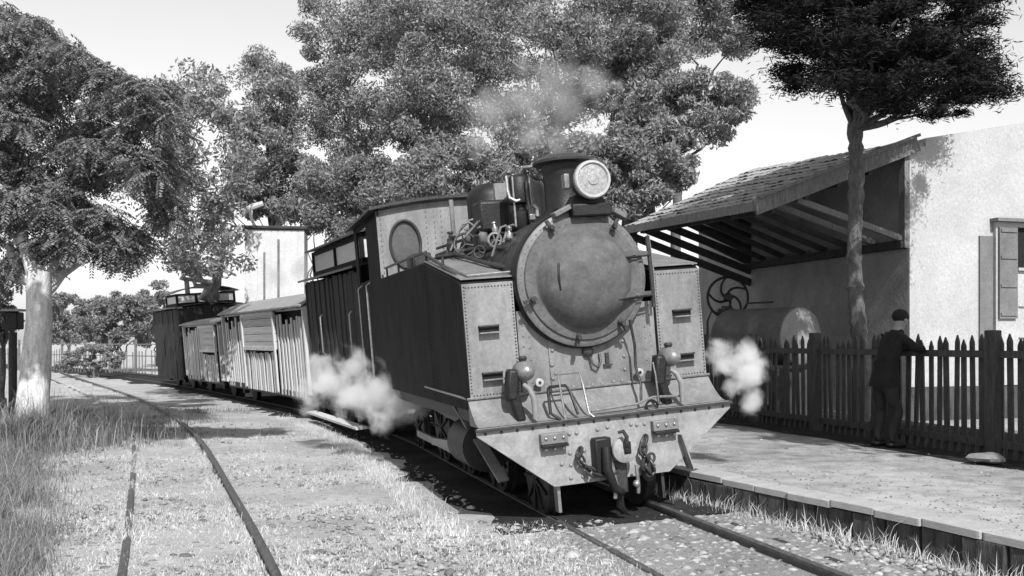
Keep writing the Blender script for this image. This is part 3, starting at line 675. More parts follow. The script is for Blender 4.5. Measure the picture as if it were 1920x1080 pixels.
for p, r, m in [((-.66,1.5,2.86),.05,'bright_metal'),((-.58,1.3,2.90),.035,'bright_metal'),((-.72,1.9,2.90),.04,'worn_steel'),((-.85,2.2,2.84),.05,'dark_iron'),((-.52,1.0,2.80),.04,'worn_steel'),((-.60,.8,2.66),.045,'dark_iron'),((-.75,2.6,2.92),.05,'dark_iron'),((-.47,1.6,2.98),.03,'bright_metal'),((-.40,1.9,3.0),.03,'worn_steel')]:
    MB().lathe([(r*.6,-r*1.6),(r,-r),(r,r*.4),(r*.5,r*.8),(r*.45,r*1.6),(r*.8,r*1.7),(r*.8,r*2.1)], p, (random.uniform(-.4,.4), random.uniform(-.3,.3), 1), 10).build('valve', m, loco)
for a, b, c in [((-.66,1.5,2.9),(-.72,1.45,3.0),(-.85,1.5,2.86)),((-.5,1.0,2.85),(-.62,.95,2.88),(-.72,1.0,2.6)),((-.6,2.0,3.0),(-.75,2.0,3.04),(-.9,2.05,2.76)),((-.35,1.2,2.9),(-.5,1.1,2.9),(-.62,.9,2.72)),((-.45,2.2,3.05),(-.62,2.2,3.1),(-.8,2.3,2.92))]:
    MB().tube([a, ((a[0]+b[0])/2, (a[1]+b[1])/2, b[2]+.02), b, c], .013, 7).build('pipe', 'worn_steel', loco)
MB().box((-.42,1.55,3.32), (.13,.06,.18)).build('pale_gap_plate', 'paint_panel', loco, bevel=.006)  # pale plate added to fill the bright gap beside the pump
MB().box((-.52,1.6,3.06), (.36,.3,.34)).build('pump_body', 'black_iron', loco, bevel=.04)
MB().box((-.68,2.9,2.74), (.30,.6,.16)).build('lubricator', 'dark_iron', loco, bevel=.02)
MB().box((-.95,3.6,2.76), (.22,.5,.2)).build('toolbox', 'dark_iron', loco, bevel=.02)

# cab
def arc_roof(mb, y0, y1, hw, z0, rise, th=.04, n=14):
    vs = []
    for y in (y0, y1):
        for dz in (0, th):
            vs += [(x, y, z0+rise*(1-(x/hw)**2)+dz) for x in np.linspace(-hw, hw, n)]
    fs = []
    for i in range(n-1):
        fs += [(i, i+1, 2*n+i+1, 2*n+i), (n+i, 3*n+i, 3*n+i+1, n+i+1), (i, n+i, n+i+1, i+1), (2*n+i, 2*n+i+1, 3*n+i+1, 3*n+i)]
    fs += [(0, 2*n, 3*n, n), (n-1, 2*n-1, 4*n-1, 3*n-1)]
    return mb.add(vs, fs)
cab = MB()
# front wall with oval windows: wall as polygon with holes through bmesh boolean-free bridging
def wall_with_ovals(y, th, hw, z0, z1, rise, ovals, m, parent, name):
    bm = bmesh.new()
    outer = [(-hw, z0), (hw, z0)]+[(x, z1+rise*(1-(x/hw)**2)) for x in np.linspace(hw, -hw, 13)]
    edges = []
    def loop(pts):
        v = [bm.verts.new((x, y, z)) for x, z in pts]
        for i in range(len(v)): edges.append(bm.edges.new((v[i], v[(i+1) % len(v)])))
    loop(outer)
    for cx, cz, a, b in ovals: loop([(cx+a*math.cos(q)*(abs(math.cos(q))**-.15 if abs(math.cos(q)) > .05 else 1.3), cz+b*math.sin(q)) for q in np.linspace(0, 2*math.pi, 29)[:-1]])
    bmesh.ops.triangle_fill(bm, use_beauty=True, use_dissolve=False, edges=edges)
    # drop faces inside the ovals
    kill = [f for f in bm.faces if any(((f.calc_center_median().x-cx)/a)**2+((f.calc_center_median().z-cz)/b)**2 < .9 for cx, cz, a, b in ovals)]
    bmesh.ops.delete(bm, geom=kill, context='FACES')
    me = bpy.data.meshes.new(name); bm.to_mesh(me); bm.free(); me.materials.append(M[m])
    o = link(name, me, parent); s_ = o.modifiers.new('solid', 'SOLIDIFY'); s_.thickness = th; return o
OV = [(-.84,3.12,.215,.33), (.84,3.12,.215,.33)]
wall_with_ovals(5.0, .03, 1.22, 1.0, 3.59, .11, OV, 'paint_panel', loco, 'cab_front')
for cx, cz, a, b in OV:
    wf = MB().tube([(cx+a*math.cos(q), 4.985, cz+b*math.sin(q)) for q in np.linspace(0, 2*math.pi, 33)[:-1]], .022, 8, closed=True).build('window_frame', 'dark_iron', loco)
    g = MB(); g.add([(cx+a*.99*math.cos(q), 5.01, cz+b*.99*math.sin(q)) for q in np.linspace(0, 2*math.pi, 33)[:-1]], [tuple(range(32))]); g.build('window_pane', 'pane_grey', wf, smooth=False)
rivets(loco, [(x, 4.975, z) for x in (-1.17,-.52,-.40,-.3) for z in np.arange(2.75, 3.62, .075)]+[(x, 4.975, 3.555+.10*(1-(x/1.22)**2)) for x in np.arange(-1.15, .3, .075)], .009, 'deck_grey')
arc_roof(MB(), 4.88, 7.75, 1.33, 3.60, .13).build('cab_roof', 'dark_iron', loco, smooth=False)
for sx in (-1, 1):
    s = MB(); x = sx*1.20
    s.box((x, 6.25, 1.85), (.03, 2.5, 1.72))
    s.box((x, 5.12, 3.16), (.03, .22, .90)); s.box((x, 5.95, 3.16), (.03, .42, .90)) ; s.box((x, 7.36, 3.16), (.03, .28, .90)); s.box((x, 6.25, 3.58), (.03, 2.5, .10))
    s.box((x, 5.48, 3.16), (.03, .52, .90))
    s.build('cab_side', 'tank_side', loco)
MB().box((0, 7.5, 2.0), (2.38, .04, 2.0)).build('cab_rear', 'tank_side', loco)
MB().box((0, 6.2, 1.05), (2.2, 2.6, .1)).build('cab_floor', 'black_iron', loco)
for y in (6.05, 6.95):
    MB().tube([(-1.225,y,2.66),(-1.285,y,2.62),(-1.285,y,1.25),(-1.225,y,1.2)], .016, 8).build('grab_rail', 'worn_steel', loco)
for z in (.42, .78): MB().box((-1.18,6.5,z), (.30,.75,.04)).build('cab_step', 'dark_iron', loco)
for y in (6.14, 6.86): MB().box((-1.2,y,.75), (.03,.03,.75)).build('step_hanger', 'dark_iron', loco)
# running gear
MB().box((0, 3.8, .72), (.8, 7.2, .34)).build('frame', 'black_iron', loco)
MB().box((0, .35, .62), (.84, .5, .45)).build('front_frame', 'black_iron', loco)
MB().box((0, 4.2, 1.04), (2.3, 7.0, .12)).build('running_plate', 'black_iron', loco)
def wheel(y, r, parent, x0=.47):
    for sx in (-1, 1):
        wh = MB().lathe([(r+.025,-.02),(r+.025,.012),(r,.016),(r-.005,.085),(r-.06,.09)], (sx*x0, y, r), (sx,0,0), 36, True, True)
        wobj = wh.build('wheel', 'dark_iron', parent)
        sp_ = MB()
        for k in range(9):
            q = 2*math.pi*k/9; sp_.bar((sx*(x0+.09), y, r), (sx*(x0+.09), y+math.cos(q)*(r-.05), r+math.sin(q)*(r-.05)), .03, .05, (sx,0,0))
        sp_.build('spokes', 'black_iron', wobj)
for y in (.62,): wheel(y, .37, loco)
for y in (2.1, 3.5, 4.9): wheel(y, .50, loco)
wheel(6.6, .37, loco)
MB().lathe([(.05,0),(.26,.02),(.26,.72),(.05,.74)], (-.95,.9,.70), (0,1,0), 28).build('cylinder', 'black_iron', loco)
MB().lathe([(.05,0),(.26,.02),(.26,.72),(.05,.74)], (.95,.9,.70), (0,1,0), 28).build('cylinder', 'black_iron', loco)
MB().bar((-.98,1.6,.62), (-.98,3.5,.50), .05, .09).build('connecting_rod', 'worn_steel', loco)
MB().bar((-.90,2.1,.46), (-.90,4.9,.46), .04, .09).build('coupling_rod', 'worn_steel', loco)
MB().bar((-1.02,1.6,.9), (-.98,3.2,.95), .04, .07).build('valve_rod', 'dark_iron', loco)
MB().bar((-1.12,1.35,1.1), (-.95,.42,.42), .02, .11, (1,0,0)).build('guard_iron', 'deck_grey', loco)
MB().bar((-.53,.12,.75), (-.53,.10,.12), .03, .10).build('rail_guard', 'worn_steel', loco)
MB().bar((.53,.12,.75), (.53,.10,.12), .03, .10).build('rail_guard', 'dark_iron', loco)
MB().tube([(-1.22,.36,1.22),(-1.25,.7,1.24),(-1.24,2.4,1.26)], .012, 6).build('edge_pipe', 'worn_steel', loco)
# lamps on the front deck
for sx, x, z in ((-1,-.745,1.46),(1,.745,1.46)):
    lb = MB().lathe([(.03,-.10),(.072,-.07),(.092,-.02),(.095,.0),(.095,.10),(.06,.16)], (x,.12,z), (0,1,0), 28).build('lamp', 'deck_grey', loco)
    MB().lathe([(.001,-.118),(.03,-.112),(.055,-.095),(.072,-.066)], (x,.12,z), (0,1,0), 24, False, False).build('lens', 'bright_metal', lb)
    MB().lathe([(.03,0),(.045,.03),(.03,.05)], (x+.0,.16,z+.09), (0,0,1), 10).build('lamp_top', 'dark_iron', lb)
    MB().box((x-.13,.14,z-.12), (.12,.13,.30), (0,R(8),0)).build('lamp_case', 'black_iron', lb, bevel=.03)
    MB().box((x-.10,.13,z-.32), (.09,.10,.28), (0,R(-12),0)).build('lamp_socket', 'black_iron', lb, bevel=.02)
    MB().tube([(x-.04,.06,z-.12),(x+.0,.02,z-.16),(x+.03,.0,z-.25),(x+.03,.0,z-.44)], [.022,.028,.028,.026], 10).build('lamp_bracket', 'paint_panel', lb)
for x in (-.56, .475):
    p = MB().lathe([(.040,0),(.040,-.03),(.028,-.034)], (x,.30,1.33), (0,1,0), 20).build('plug', 'lens_rim', loco)
    MB().lathe([(.014,0),(.014,-.012)], (x,.27,1.33), (0,1,0), 12).build('plug_centre', 'black_iron', p)
# small fittings on the saddle plate
MB().lathe([(.055,0),(.055,-.035),(.03,-.05)], (-.03,.34,1.58), (0,1,0), 16).build('cock', 'dark_iron', loco)
MB().tube([(-.02,.32,1.54),(.0,.29,1.45),(.05,.29,1.42),(.09,.31,1.47),(.09,.33,1.55)], .012, 7).build('chain_hook', 'dark_iron', loco)
MB().box((.165,.33,1.49), (.035,.03,.12)).build('catch', 'dark_iron', loco); MB().box((.165,.325,1.43), (.085,.03,.018)).build('catch_foot', 'dark_iron', loco)
# pipes over the front deck
MB().tube([(-.54,.10,1.27),(-.55,.05,1.05),(-.50,.02,1.01),(-.48,.0,.99)], .016, 7).build('pipe', 'black_iron', loco)
MB().tube([(-.54,.10,1.27),(-.52,.12,1.29),(-.36,.12,1.29),(-.34,.08,1.25),(-.30,.0,1.02)], .014, 7).build('pipe', 'black_iron', loco)
MB().tube([(-.43,.2,1.40),(-.43,.1,1.39),(-.42,.0,.92)], .011, 6).build('pipe', 'worn_steel', loco)
MB().tube([(-.44,.1,1.40),(-.22,.1,1.40),(-.21,.06,1.3),(-.19,.0,1.02),(-.15,-.02,.98)], .011, 6).build('pipe', 'worn_steel', loco)
MB().tube([(-.16,.02,1.03),(.30,.02,1.05),(.48,.02,1.10),(.80,.04,1.08)], .012, 6).build('pipe', 'worn_steel', loco)
MB().tube([(.36,.15,1.85),(.42,.22,1.6),(.42,.24,1.40),(.40,.1,1.22),(.36,.04,1.06)], .014, 7).build('pipe', 'dark_iron', loco)
MB().tube([(.46,.02,1.06)]+[(.46+.06*math.cos(q)+.0,.02,1.02+.05*math.sin(q)) for q in np.linspace(.6, 6.8, 14)], .012, 6).build('hose', 'black_iron', loco)
MB().tube([(.56,.14,1.42),(.55,.08,1.30),(.53,.02,1.12),(.52,.0,1.04)], .014, 7).build('pipe', 'dark_iron', loco)

# ------------------------------------------------------------ the cars behind
def car_frame(s0, s1):
    a, b = tp(s0), tp(s1); h = math.atan2(-(b.x-a.x), b.y-a.y); return frame(h, (a.x, a.y, a.z)), (b-a).length
def wheels_for(car, Lc, m='black_iron'):
    for y in (.95, Lc-.95):
        for sx in (-1, 1):
            w_ = MB().lathe([(.37,-.02),(.37,.012),(.34,.016),(.335,.09),(.1,.10)], (sx*.47, y, .36), (sx,0,0), 24).build('wheel', m, car)
            MB().box((sx*.78, y, .40), (.14,.22,.26)).build('axle_box', m, car, bevel=.02)
    MB().box((0, Lc/2, .62), (1.7, Lc-.1, .20)).build('underframe', m, car)
    MB().lathe([(.04,0),(.05,-.25),(.16,-.27),(.16,-.30),(.04,-.31)], (0,0,.64), (0,1,0), 20).build('buffer', 'dark_iron', car)
def boards(car, y0, y1, z0, z1, hw, m, wdt=.13, gap=.05, name='board', jit=.02, sides=(-1, 1), ragged=.03):
    for sx in sides:
        y = y0
        while y < y1-.05:
            b = wdt*random.uniform(.75, 1.25); b = min(b, y1-y); dz = random.uniform(-2*ragged, ragged*.3)
            piece(name, m, car, (sx*(hw+random.uniform(-.012, .015)), y+b/2, (z0+z1)/2+dz/2), (.03, b, z1-z0+dz), (random.uniform(-jit, jit), 0, random.uniform(-.03, .03)))
            y += b+gap*random.uniform(.5, 1.5)
def end_boards(car, y, hw, z0, z1, rise, m, wdt=.14, gap=.03, name='end_board'):
    x = -hw
    while x < hw-.03:
        b = min(wdt*random.uniform(.8, 1.2), hw-x); zc = z1+rise*(1-((x+b/2)/hw)**2)*.9
        piece(name, m, car, (x+b/2, y+random.uniform(-.008, .008), (z0+zc)/2), (b, .03, zc-z0), (0, 0, random.uniform(-.02, .02))); x += b+gap
def boxcar(s0, s1, label, ztop, door, rise=.30, hw=1.06, roofm='roof_pale', dark_end=False):
    fr, Lc = car_frame(s0, s1); car = tag(empty('boxcar', mtx=fr), label, 'goods wagon', 'open-boarded goods wagons in the train')
    wheels_for(car, Lc); z0 = .62
    MB().box((0, Lc/2, (z0+ztop)/2), (2*hw-.44, Lc-.3, ztop-z0-.02)).build('dark_interior', 'inside_dark', car)  # near-black block paints the unlit interior behind the slats
    arc_roof(MB(), -.12, Lc+.12, hw+.13, ztop+.0, rise, .035).build('roof', roofm, car, smooth=False)
    arc_roof(MB(), .02, Lc-.02, hw-.02, ztop-.06, rise-.02, .05).build('roof_end', 'panel_pale', car, smooth=False)
    d0, d1 = door
    boards(car, .08, d0, z0-.12, ztop-.10, hw-.02, 'slat_pale', .10, .13, ragged=.16)
    boards(car, d1, Lc-.06, z0-.12, ztop-.10, hw-.02, 'slat_pale', .11, .13, ragged=.16)
    zm = z0+(ztop-z0)*.50
    for sx in (-1, 1):      # sliding door: solid boarded top with frame, slatted foot
        z = zm
        while z < ztop-.06:
            hgt = min(.19, ztop-.06-z); piece('door_board', 'panel_pale', car, (sx*(hw+.035), (d0+d1)/2, z+hgt/2), (.035+random.uniform(0,.008), d1-d0-.02, hgt-.012)); z += hgt
        for y in (d0+.05, d1-.05): piece('door_frame', 'slat_pale', car, (sx*(hw+.07), y, (z0+ztop)/2-.04), (.04, .10, ztop-z0+.02))
        for z in (zm+.02, ztop-.07): piece('door_rail', 'slat_pale', car, (sx*(hw+.066), (d0+d1)/2, z), (.035, d1-d0-.2, .09))
    boards(car, d0+.14, d1-.12, z0-.10, zm-.06, hw+.03, 'slat_pale', .105, .13, 'door_slat', .06)
    for sx in (-1, 1): piece('track_bar', 'dark_iron', car, (sx*(hw+.10), (d0+d1)/2, ztop-.01), (.03, (d1-d0)*1.6, .04))
    end_boards(car, 0, hw, z0-.05, ztop-.03, rise, 'board_dark' if dark_end else 'slat_pale')
    end_boards(car, Lc, hw, z0-.05, ztop-.03, rise, 'board_dark')
    for sx in (-1, 1):
        for y in (.03, Lc-.03): piece('corner_post', 'slat_pale', car, (sx*(hw+.0), y, (z0+ztop)/2-.02), (.09, .09, ztop-z0))
    for sx in (-1, 1): piece('sole_bar', 'black_iron', car, (sx*(hw-.05), Lc/2, z0-.08), (.08, Lc-.1, .16))
    return car
boxcar(13.1, 21.2, 'long pale boxcar with arched roof and large boarded door, directly behind the dark van', 2.52, (2.35, 5.6), .32)
boxcar(21.8, 26.9, 'lower pale slatted boxcar coupled between the arched roof boxcar and the cupola van', 2.30, (.35, 2.6), .16)

def van(name, label, s0, s1, ztop, hw, cup, m='board_dark', glaze='glazing_pale', rise=.12, lookout_rise=.1):
    fr, Lc = car_frame(s0, s1); car = tag(empty(name, mtx=fr), label, 'guard van', 'dark vans with raised lookouts in the train')
    wheels_for(car, Lc); z0 = .62
    MB().box((0, Lc/2, (z0+ztop)/2), (2*hw-.10, Lc-.10, ztop-z0-.02)).build('dark_interior', 'inside_dark', car)
    arc_roof(MB(), -.15, Lc+.15, hw+.14, ztop, rise, .04).build('roof', 'dark_iron', car, smooth=False)
    boards(car, .04, Lc-.02, z0-.22, ztop-.01, hw, m, .15, .012, 'board', .006)
    end_boards(car, 0, hw, z0-.1, ztop-.02, rise, m, .15, .012); end_boards(car, Lc, hw, z0-.1, ztop-.02, rise, m, .15, .012)
    for sx in (-1, 1): piece('sole_bar', 'black_iron', car, (sx*(hw-.05), Lc/2, z0-.08), (.08, Lc-.1, .2))
    y0, y1, cw, zc = cup
    zb = ztop+rise*.6
    lk = MB(); nwin = max(1, round((y1-y0)/1.9))
    def post(x, y): return piece('lookout_post', 'tank_side', car, (x, y, (zb+zc)/2), (.07, .07, zc-zb))
    for x in (-cw, cw):
        for i in range(nwin+1): post(x, y0+(y1-y0)*i/nwin)
    for i in range(1, 3):
        for y in (y0, y1): post(-cw+2*cw*i/3, y)
    for x in (-cw, cw):
        piece('lookout_sill', 'tank_side', car, (x, (y0+y1)/2, zb+.05), (.07, y1-y0, .12)); piece('lookout_head', 'tank_side', car, (x, (y0+y1)/2, zc-.04), (.07, y1-y0, .08))
        for i in range(nwin): piece('window_pane', glaze, car, (x*.985, y0+(y1-y0)*(i+.5)/nwin, (zb+zc)/2+.03), (.015, (y1-y0)/nwin-.1, zc-zb-.16))
    for y in (y0, y1):
        piece('lookout_sill', 'tank_side', car, (0, y, zb+.05), (2*cw, .07, .14)); piece('lookout_head', 'tank_side', car, (0, y, zc-.03), (2*cw, .07, .06))
        for i in range(3): piece('window_pane', glaze, car, (-cw+2*cw*(i+.5)/3, y*1.0+(.01 if y == y0 else -.01), (zb+zc)/2+.03), (2*cw/3-.1, .015, zc-zb-.18))
    arc_roof(MB(), y0-.12, y1+.12, cw+.16, zc, lookout_rise, .035).build('lookout_roof', 'dark_iron', car, smooth=False)
    return car, Lc
v1, L1 = van('guard_van', 'dark vertically boarded van with long pale lookout windows, coupled right behind the locomotive', 8.2, 12.6, 3.02, 1.08, (.25, 4.15, .92, 3.62))
piece('footboard', 'slat_pale', v1, (-1.22, 2.2, .28), (.20, 4.2, .04), label='pale sunlit footboard')
for y in (.5, 2.2, 3.9): piece('footboard_hanger', 'dark_iron', v1, (-1.15, y, .42), (.03, .05, .30))
for y in (.6, 2.95): MB().tube([(-1.10,y,2.3),(-1.15,y,2.25),(-1.15,y,1.55),(-1.10,y,1.5)], .016, 7).build('grab_rail', 'worn_steel', v1)
v2, L2 = van('guard_van', 'dark brake van with arched cupola and small chimney at the tail of the train', 27.6, 32.0, 2.92, 1.05, (.3, 2.0, 1.0, 3.42), rise=.1, lookout_rise=.22)
MB().lathe([(.09,3.3),(.09,3.95),(.12,3.97),(.12,4.02)], (-.1,2.6,0), (0,0,1), 14).build('stove_pipe', 'dark_iron', v2)

# ------------------------------------------------------------ man at the fence
def person():
    root = tag(empty('person', (4.88, 12.36, PZ)), 'dark-haired man in dark jacket and trousers leaning with folded arms on the picket fence', 'man')
    n = Vector((.958, .285, 0)); r = Vector((.285, -.958, 0)); up = Vector((0, 0, 1))
    P = lambda f, s, z: n*f+r*s+up*z
    J = {}; vs = []; es = []; rad = []
    def j(nm, p, rr, par=None):
        J[nm] = len(vs); vs.append(p); rad.append(rr)
        if par: es.append((J[par], J[nm]))
    j('pelvis', P(-.10,0,.92), (.155,.125)); j('waist', P(-.08,0,1.06), (.15,.115), 'pelvis'); j('chest', P(.0,0,1.27), (.175,.125), 'waist'); j('neckb', P(.07,0,1.44), (.10,.09), 'chest')
    j('neck', P(.11,0,1.51), (.058,.058), 'neckb'); j('headb', P(.14,0,1.57), (.075,.085), 'neck'); j('headm', P(.155,0,1.63), (.085,.10), 'headb'); j('headt', P(.15,0,1.69), (.07,.085), 'headm')
    for s, k in ((1,'r'),(-1,'l')):
        j('sh'+k, P(.06,s*.175,1.39), (.075,.075), 'chest'); j('ua'+k, P(.14,s*.235,1.28), (.062,.062), 'sh'+k); j('el'+k, P(.28,s*.25,1.235), (.052,.052), 'ua'+k)
        j('fa'+k, P(.36,s*.12,1.27), (.045,.045), 'el'+k); j('wr'+k, P(.40,s*.0+s*-.0,1.275+s*.03), (.032,.03), 'fa'+k)
        j('hip'+k, P(-.10,s*.095,.86), (.105,.11), 'pelvis'); j('th'+k, P(-.09,s*.11,.66), (.092,.095), 'hip'+k); kf = .02 if k == 'r' else -.06
        j('kn'+k, P(kf,s*.12,.47), (.068,.07), 'th'+k); j('ca'+k, P(-.06+kf*.4,s*.12,.28), (.066,.07), 'kn'+k); j('an'+k, P(-.10+kf*.4,s*.12,.09), (.05,.055), 'ca'+k)
        j('toe'+k, P(.06+kf*.4,s*.14,.045), (.042,.036), 'an'+k)
    me = bpy.data.meshes.new('body'); me.from_pydata(vs, es, []); o = bpy.data.objects.new('body', me); C.objects.link(o); o.parent = root
    sk = o.modifiers.new('skin', 'SKIN'); sk.use_smooth_shade = True
    for i, rr in enumerate(rad): me.skin_vertices[0].data[i].radius = rr
    me.skin_vertices[0].data[0].use_root = True
    sb_ = o.modifiers.new('sub', 'SUBSURF'); sb_.levels = 2; sb_.render_levels = 2
    dg = bpy.context.evaluated_depsgraph_get(); m2 = bpy.data.meshes.new_from_object(o.evaluated_get(dg)); o.modifiers.clear(); o.data = m2
    m2.materials.clear()
    for nm in ('cloth', 'trousers', 'skin'): m2.materials.append(M[nm])
    for p in m2.polygons:
        z = p.center.z; p.material_index = 2 if z > 1.50 else (1 if z < .86 else 0)
    for v in m2.vertices:                      # folds in the cloth
        if .1 < v.co.z < 1.42: v.co += v.normal*.012*shape_noise(v.co, 7)
    # jacket hem, collar, cap, ears, hands
    hem = MB(); ring = []
    for z, a, b in ((.78,.205,.175),(.86,.20,.168),(.98,.178,.148),(1.08,.172,.14)):
        ring.append([P(-.095+(z-.9)*.12+math.cos(q)*b, math.sin(q)*a, z+.012*math.sin(3*q)) for q in np.linspace(0, 2*math.pi, 25)[:-1]])
    hem.add([p for r_ in ring for p in r_], [(i*24+k, i*24+(k+1)%24, (i+1)*24+(k+1)%24, (i+1)*24+k) for i in range(3) for k in range(24)]); hem.build('jacket', 'cloth', root)
    col = MB(); col.lathe([(.085,-.02),(.078,.03),(.070,.045)], P(.10,0,1.455), P(.35,0,1), 20, False, False); col.build('collar', 'cloth', root)
    hc = P(.152,0,1.665)
    MB().sphere(hc+up*.012-n*.012, .103, 20, (1.03,1.0,.88)).build('hair', 'hair', root)
    f = MB(); f.sphere(hc+n*.098-up*.045, .018, 8, (1.4,.8,1.1)); f.sphere(hc+n*.088-up*.105, .02, 8, (1,1.3,.6)); f.build('nose', 'skin', root)
    for s in (1, -1):
        MB().sphere(hc+r*s*.086-up*.04, .028, 10, (.8,.45,1.1)).build('ear', 'skin', root); MB().sphere(hc+n*.092+r*s*.034-up*.018, .011, 8).build('eye', 'hair', root)
    for s, k in ((1,'r'),(-1,'l')):
        wp = P(.40, 0, 1.275+s*.03); d = -r*s
        h = MB(); h.tube([wp-d*.01, wp+d*.03, wp+d*.075, wp+d*.09], [.026,.035,.036,.028], 8)
        for i in range(4):
            o_ = wp+d*.08+n*(.024-.016*i); L_ = (.062,.07,.066,.05)[i]; h.tube([o_, o_+d*L_*.5+up*.004, o_+d*L_-up*.012], [.009,.0085,.0065], 6)
        h.tube([wp+d*.03+n*.03, wp+d*.055+n*.052, wp+d*.085+n*.055], [.011,.010,.008], 6); h.build('hand', 'skin', root)
    for s in (1, -1):
        kf = .02 if s > 0 else -.06
        MB().box(P(-.03+kf*.4, s*.13, .03), (.25,.095,.06), (0,0,math.atan2(n.y,n.x)+s*-.1)).build('shoe', 'black_iron', root, bevel=.022)
    return root
person()

# ------------------------------------------------------------ trees
def broad_tree(name, label, base, trunk_r, fork_z, cl, cr, per, m, bark, leaf='frond', L=.2, Wd=.07, group=None, limbs=9, cat='tree', lean=(0,0)):
    base = Vector(base); root = tag(empty(name, base), label, cat, group); off = np.array(base)
    t = MB(); top = Vector((lean[0], lean[1], fork_z))
    limb(t, (0, 0, -.1), top, trunk_r*1.25, trunk_r*.8, .06, 12, 10); t.lathe([(trunk_r*1.9,-.1),(trunk_r*1.45,.12),(trunk_r*1.2,.45)], (0,0,0), (0,0,1), 12, False, False)
    t.build('trunk', bark, root)
    order = np.argsort(-cr)[:limbs*3]
    for k in range(min(limbs, len(cl))):
        c = Vector(cl[order[(k*3) % len(order)]]-off); b = MB()
        mid = top.lerp(c, .5)+Vector((0, 0, .25)); limb(b, top-Vector((0,0,random.uniform(0,.5))), mid, trunk_r*.5, trunk_r*.24, .25, 7, 6); limb(b, mid, c, trunk_r*.24, .015, .3, 6, 6)
        b.build('branch', bark, root)
    P = crown_points(cl, cr, per)-off
    if leaf == 'frond': fronds('crown', P, m, root)
    else: leaves('crown', P, L, Wd, m, root, .2)
    return root
def region_clumps(spec):      # spec: (px, py, Y, radius px, depth) -> clump centres in the world
    cl, cr = [], []
    for px, py, Y, rp in spec:
        p = W(px, py, Y); cl.append(p); cr.append(rp*Y/FPX)
    return np.array(cl), np.array(cr)
def fill(poly, Y0, Y1, n, r0, r1):
    """clumps filling an outline seen at distance about Y0..Y1"""
    xs = [p[0] for p in poly]; ys = [p[1] for p in poly]; out = []; tries = 0
    while len(out) < n and tries < n*40:
        tries += 1; x, y = random.uniform(min(xs), max(xs)), random.uniform(min(ys), max(ys)); ins = False
        for i in range(len(poly)):
            (xa, ya), (xb, yb) = poly[i], poly[i-1]
            if (ya > y) != (yb > y) and x < (xb-xa)*(y-ya)/(yb-ya)+xa: ins = not ins
        if ins: out.append((x, y, random.uniform(Y0, Y1), random.uniform(r0, r1)))
    return region_clumps(out)
# great broadleaf at the left
cl, cr = fill([(-140,60),(-40,-20),(40,20),(110,55),(170,115),(250,120),(320,175),(330,260),(300,300),(330,380),(270,440),(255,520),(200,500),(170,430),(110,470),(40,500),(-30,560),(-160,500)], 16.3, 21.0, 185, 22, 50)
broad_tree('broadleaf_tree', 'large broadleaf tree with thick pale trunk and drooping feathery leaves at the left edge', W(62, 824, 16.6), .235, 2.9, cl, cr, 66, 'leaf_broad', 'bark_pale', limbs=12, lean=(.1, 0))
# second broadleaf, paler, behind it
cl, cr = fill([(200,190),(290,150),(360,130),(430,160),(470,230),(460,330),(430,400),(465,450),(465,490),(430,515),(390,505),(340,520),(300,480),(260,420),(230,300)], 24, 29, 120, 20, 42)
broad_tree('broadleaf_tree', 'paler broadleaf tree hanging over the tail van, right of the thick pale trunk', Vector((-10.6, 34.5, 0)), .22, 3.2, cl, cr, 130, 'leaf_mid', 'bark_mid', 'leaf', .16, .06, limbs=8)
# wall of pines and shrubs beyond the train
def pine(label, poly, Y0, Y1, n, r0, r1, base_px, trunk_r, fork, per=380, m='leaf_hill', group='pines and shrubs beyond the train', name='pine_tree', cat='pine', L=.155, Wd=.05, limbs=7):
    cl, cr = fill(poly, Y0, Y1, int(n*1.8), r0, r1); Y = (Y0+Y1)/2
    return broad_tree(name, label, Vector(((base_px-960)*Y/FPX, Y, -.05)), trunk_r, fork, cl, cr, per, m, 'bark_grey' if limbs < 9 else 'bark_mid', 'leaf', L, Wd, group, limbs, cat)
pine('slender pine with pointed top left of the tallest pines', [(450,125),(480,95),(510,115),(545,150),(560,240),(585,330),(540,400),(470,410),(440,330),(430,250),(455,210)], 33, 37, 46, 16, 38, 520, .2, 5.5)
pine('tall pine reaching the top of the picture above the grey van', [(545,20),(600,-10),(700,-20),(760,-20),(760,120),(720,200),(740,300),(640,330),(600,270),(540,230),(560,140),(570,80)], 35, 40, 62, 20, 46, 660, .25, 7.5)
pine('broad pine left of the chimney smoke', [(720,-30),(900,-30),(905,100),(890,240),(850,290),(760,290),(720,220),(760,120)], 31, 36, 60, 20, 46, 800, .25, 7.2, limbs=9)
pine('pine directly behind the chimney smoke', [(880,-30),(1090,-30),(1110,110),(1120,220),(1040,250),(930,250),(880,180)], 34, 39, 62, 22, 46, 1010, .24, 7.5, limbs=10)
pine('wide pine right of the chimney smoke', [(1080,-30),(1280,-30),(1290,70),(1240,150),(1190,220),(1110,210),(1080,120)], 30, 34, 56, 22, 44, 1180, .24, 7.2)
pine('pine with ragged right edge beside the bright sky', [(1240,-30),(1370,-30),(1400,40),(1410,95),(1330,110),(1240,130),(1180,150),(1190,60)], 33, 36, 40, 16, 40, 1270, .2, 7.4)
pine('rounded pine just above the shed roof', [(1180,180),(1260,150),(1340,140),(1395,160),(1405,215),(1360,255),(1300,270),(1220,285),(1150,260),(1150,210)], 27, 30, 44, 16, 34, 1185, .2, 5.0)
sh = 'shrub_tree'
pine('dense shrub behind the boxcar roofs', [(420,360),(480,300),(560,290),(640,330),(650,400),(600,430),(560,400),(500,405)], 33, 36, 40, 18, 36, 560, .1, 1.2, 320, 'leaf_mid', name=sh, cat='shrub')
pine('pale shrub above the dark van', [(580,330),(660,300),(760,300),(800,340),(790,400),(700,440),(600,470),(575,400)], 31, 34, 52, 18, 34, 690, .1, 1.2, 320, 'leaf_mid', name=sh, cat='shrub')
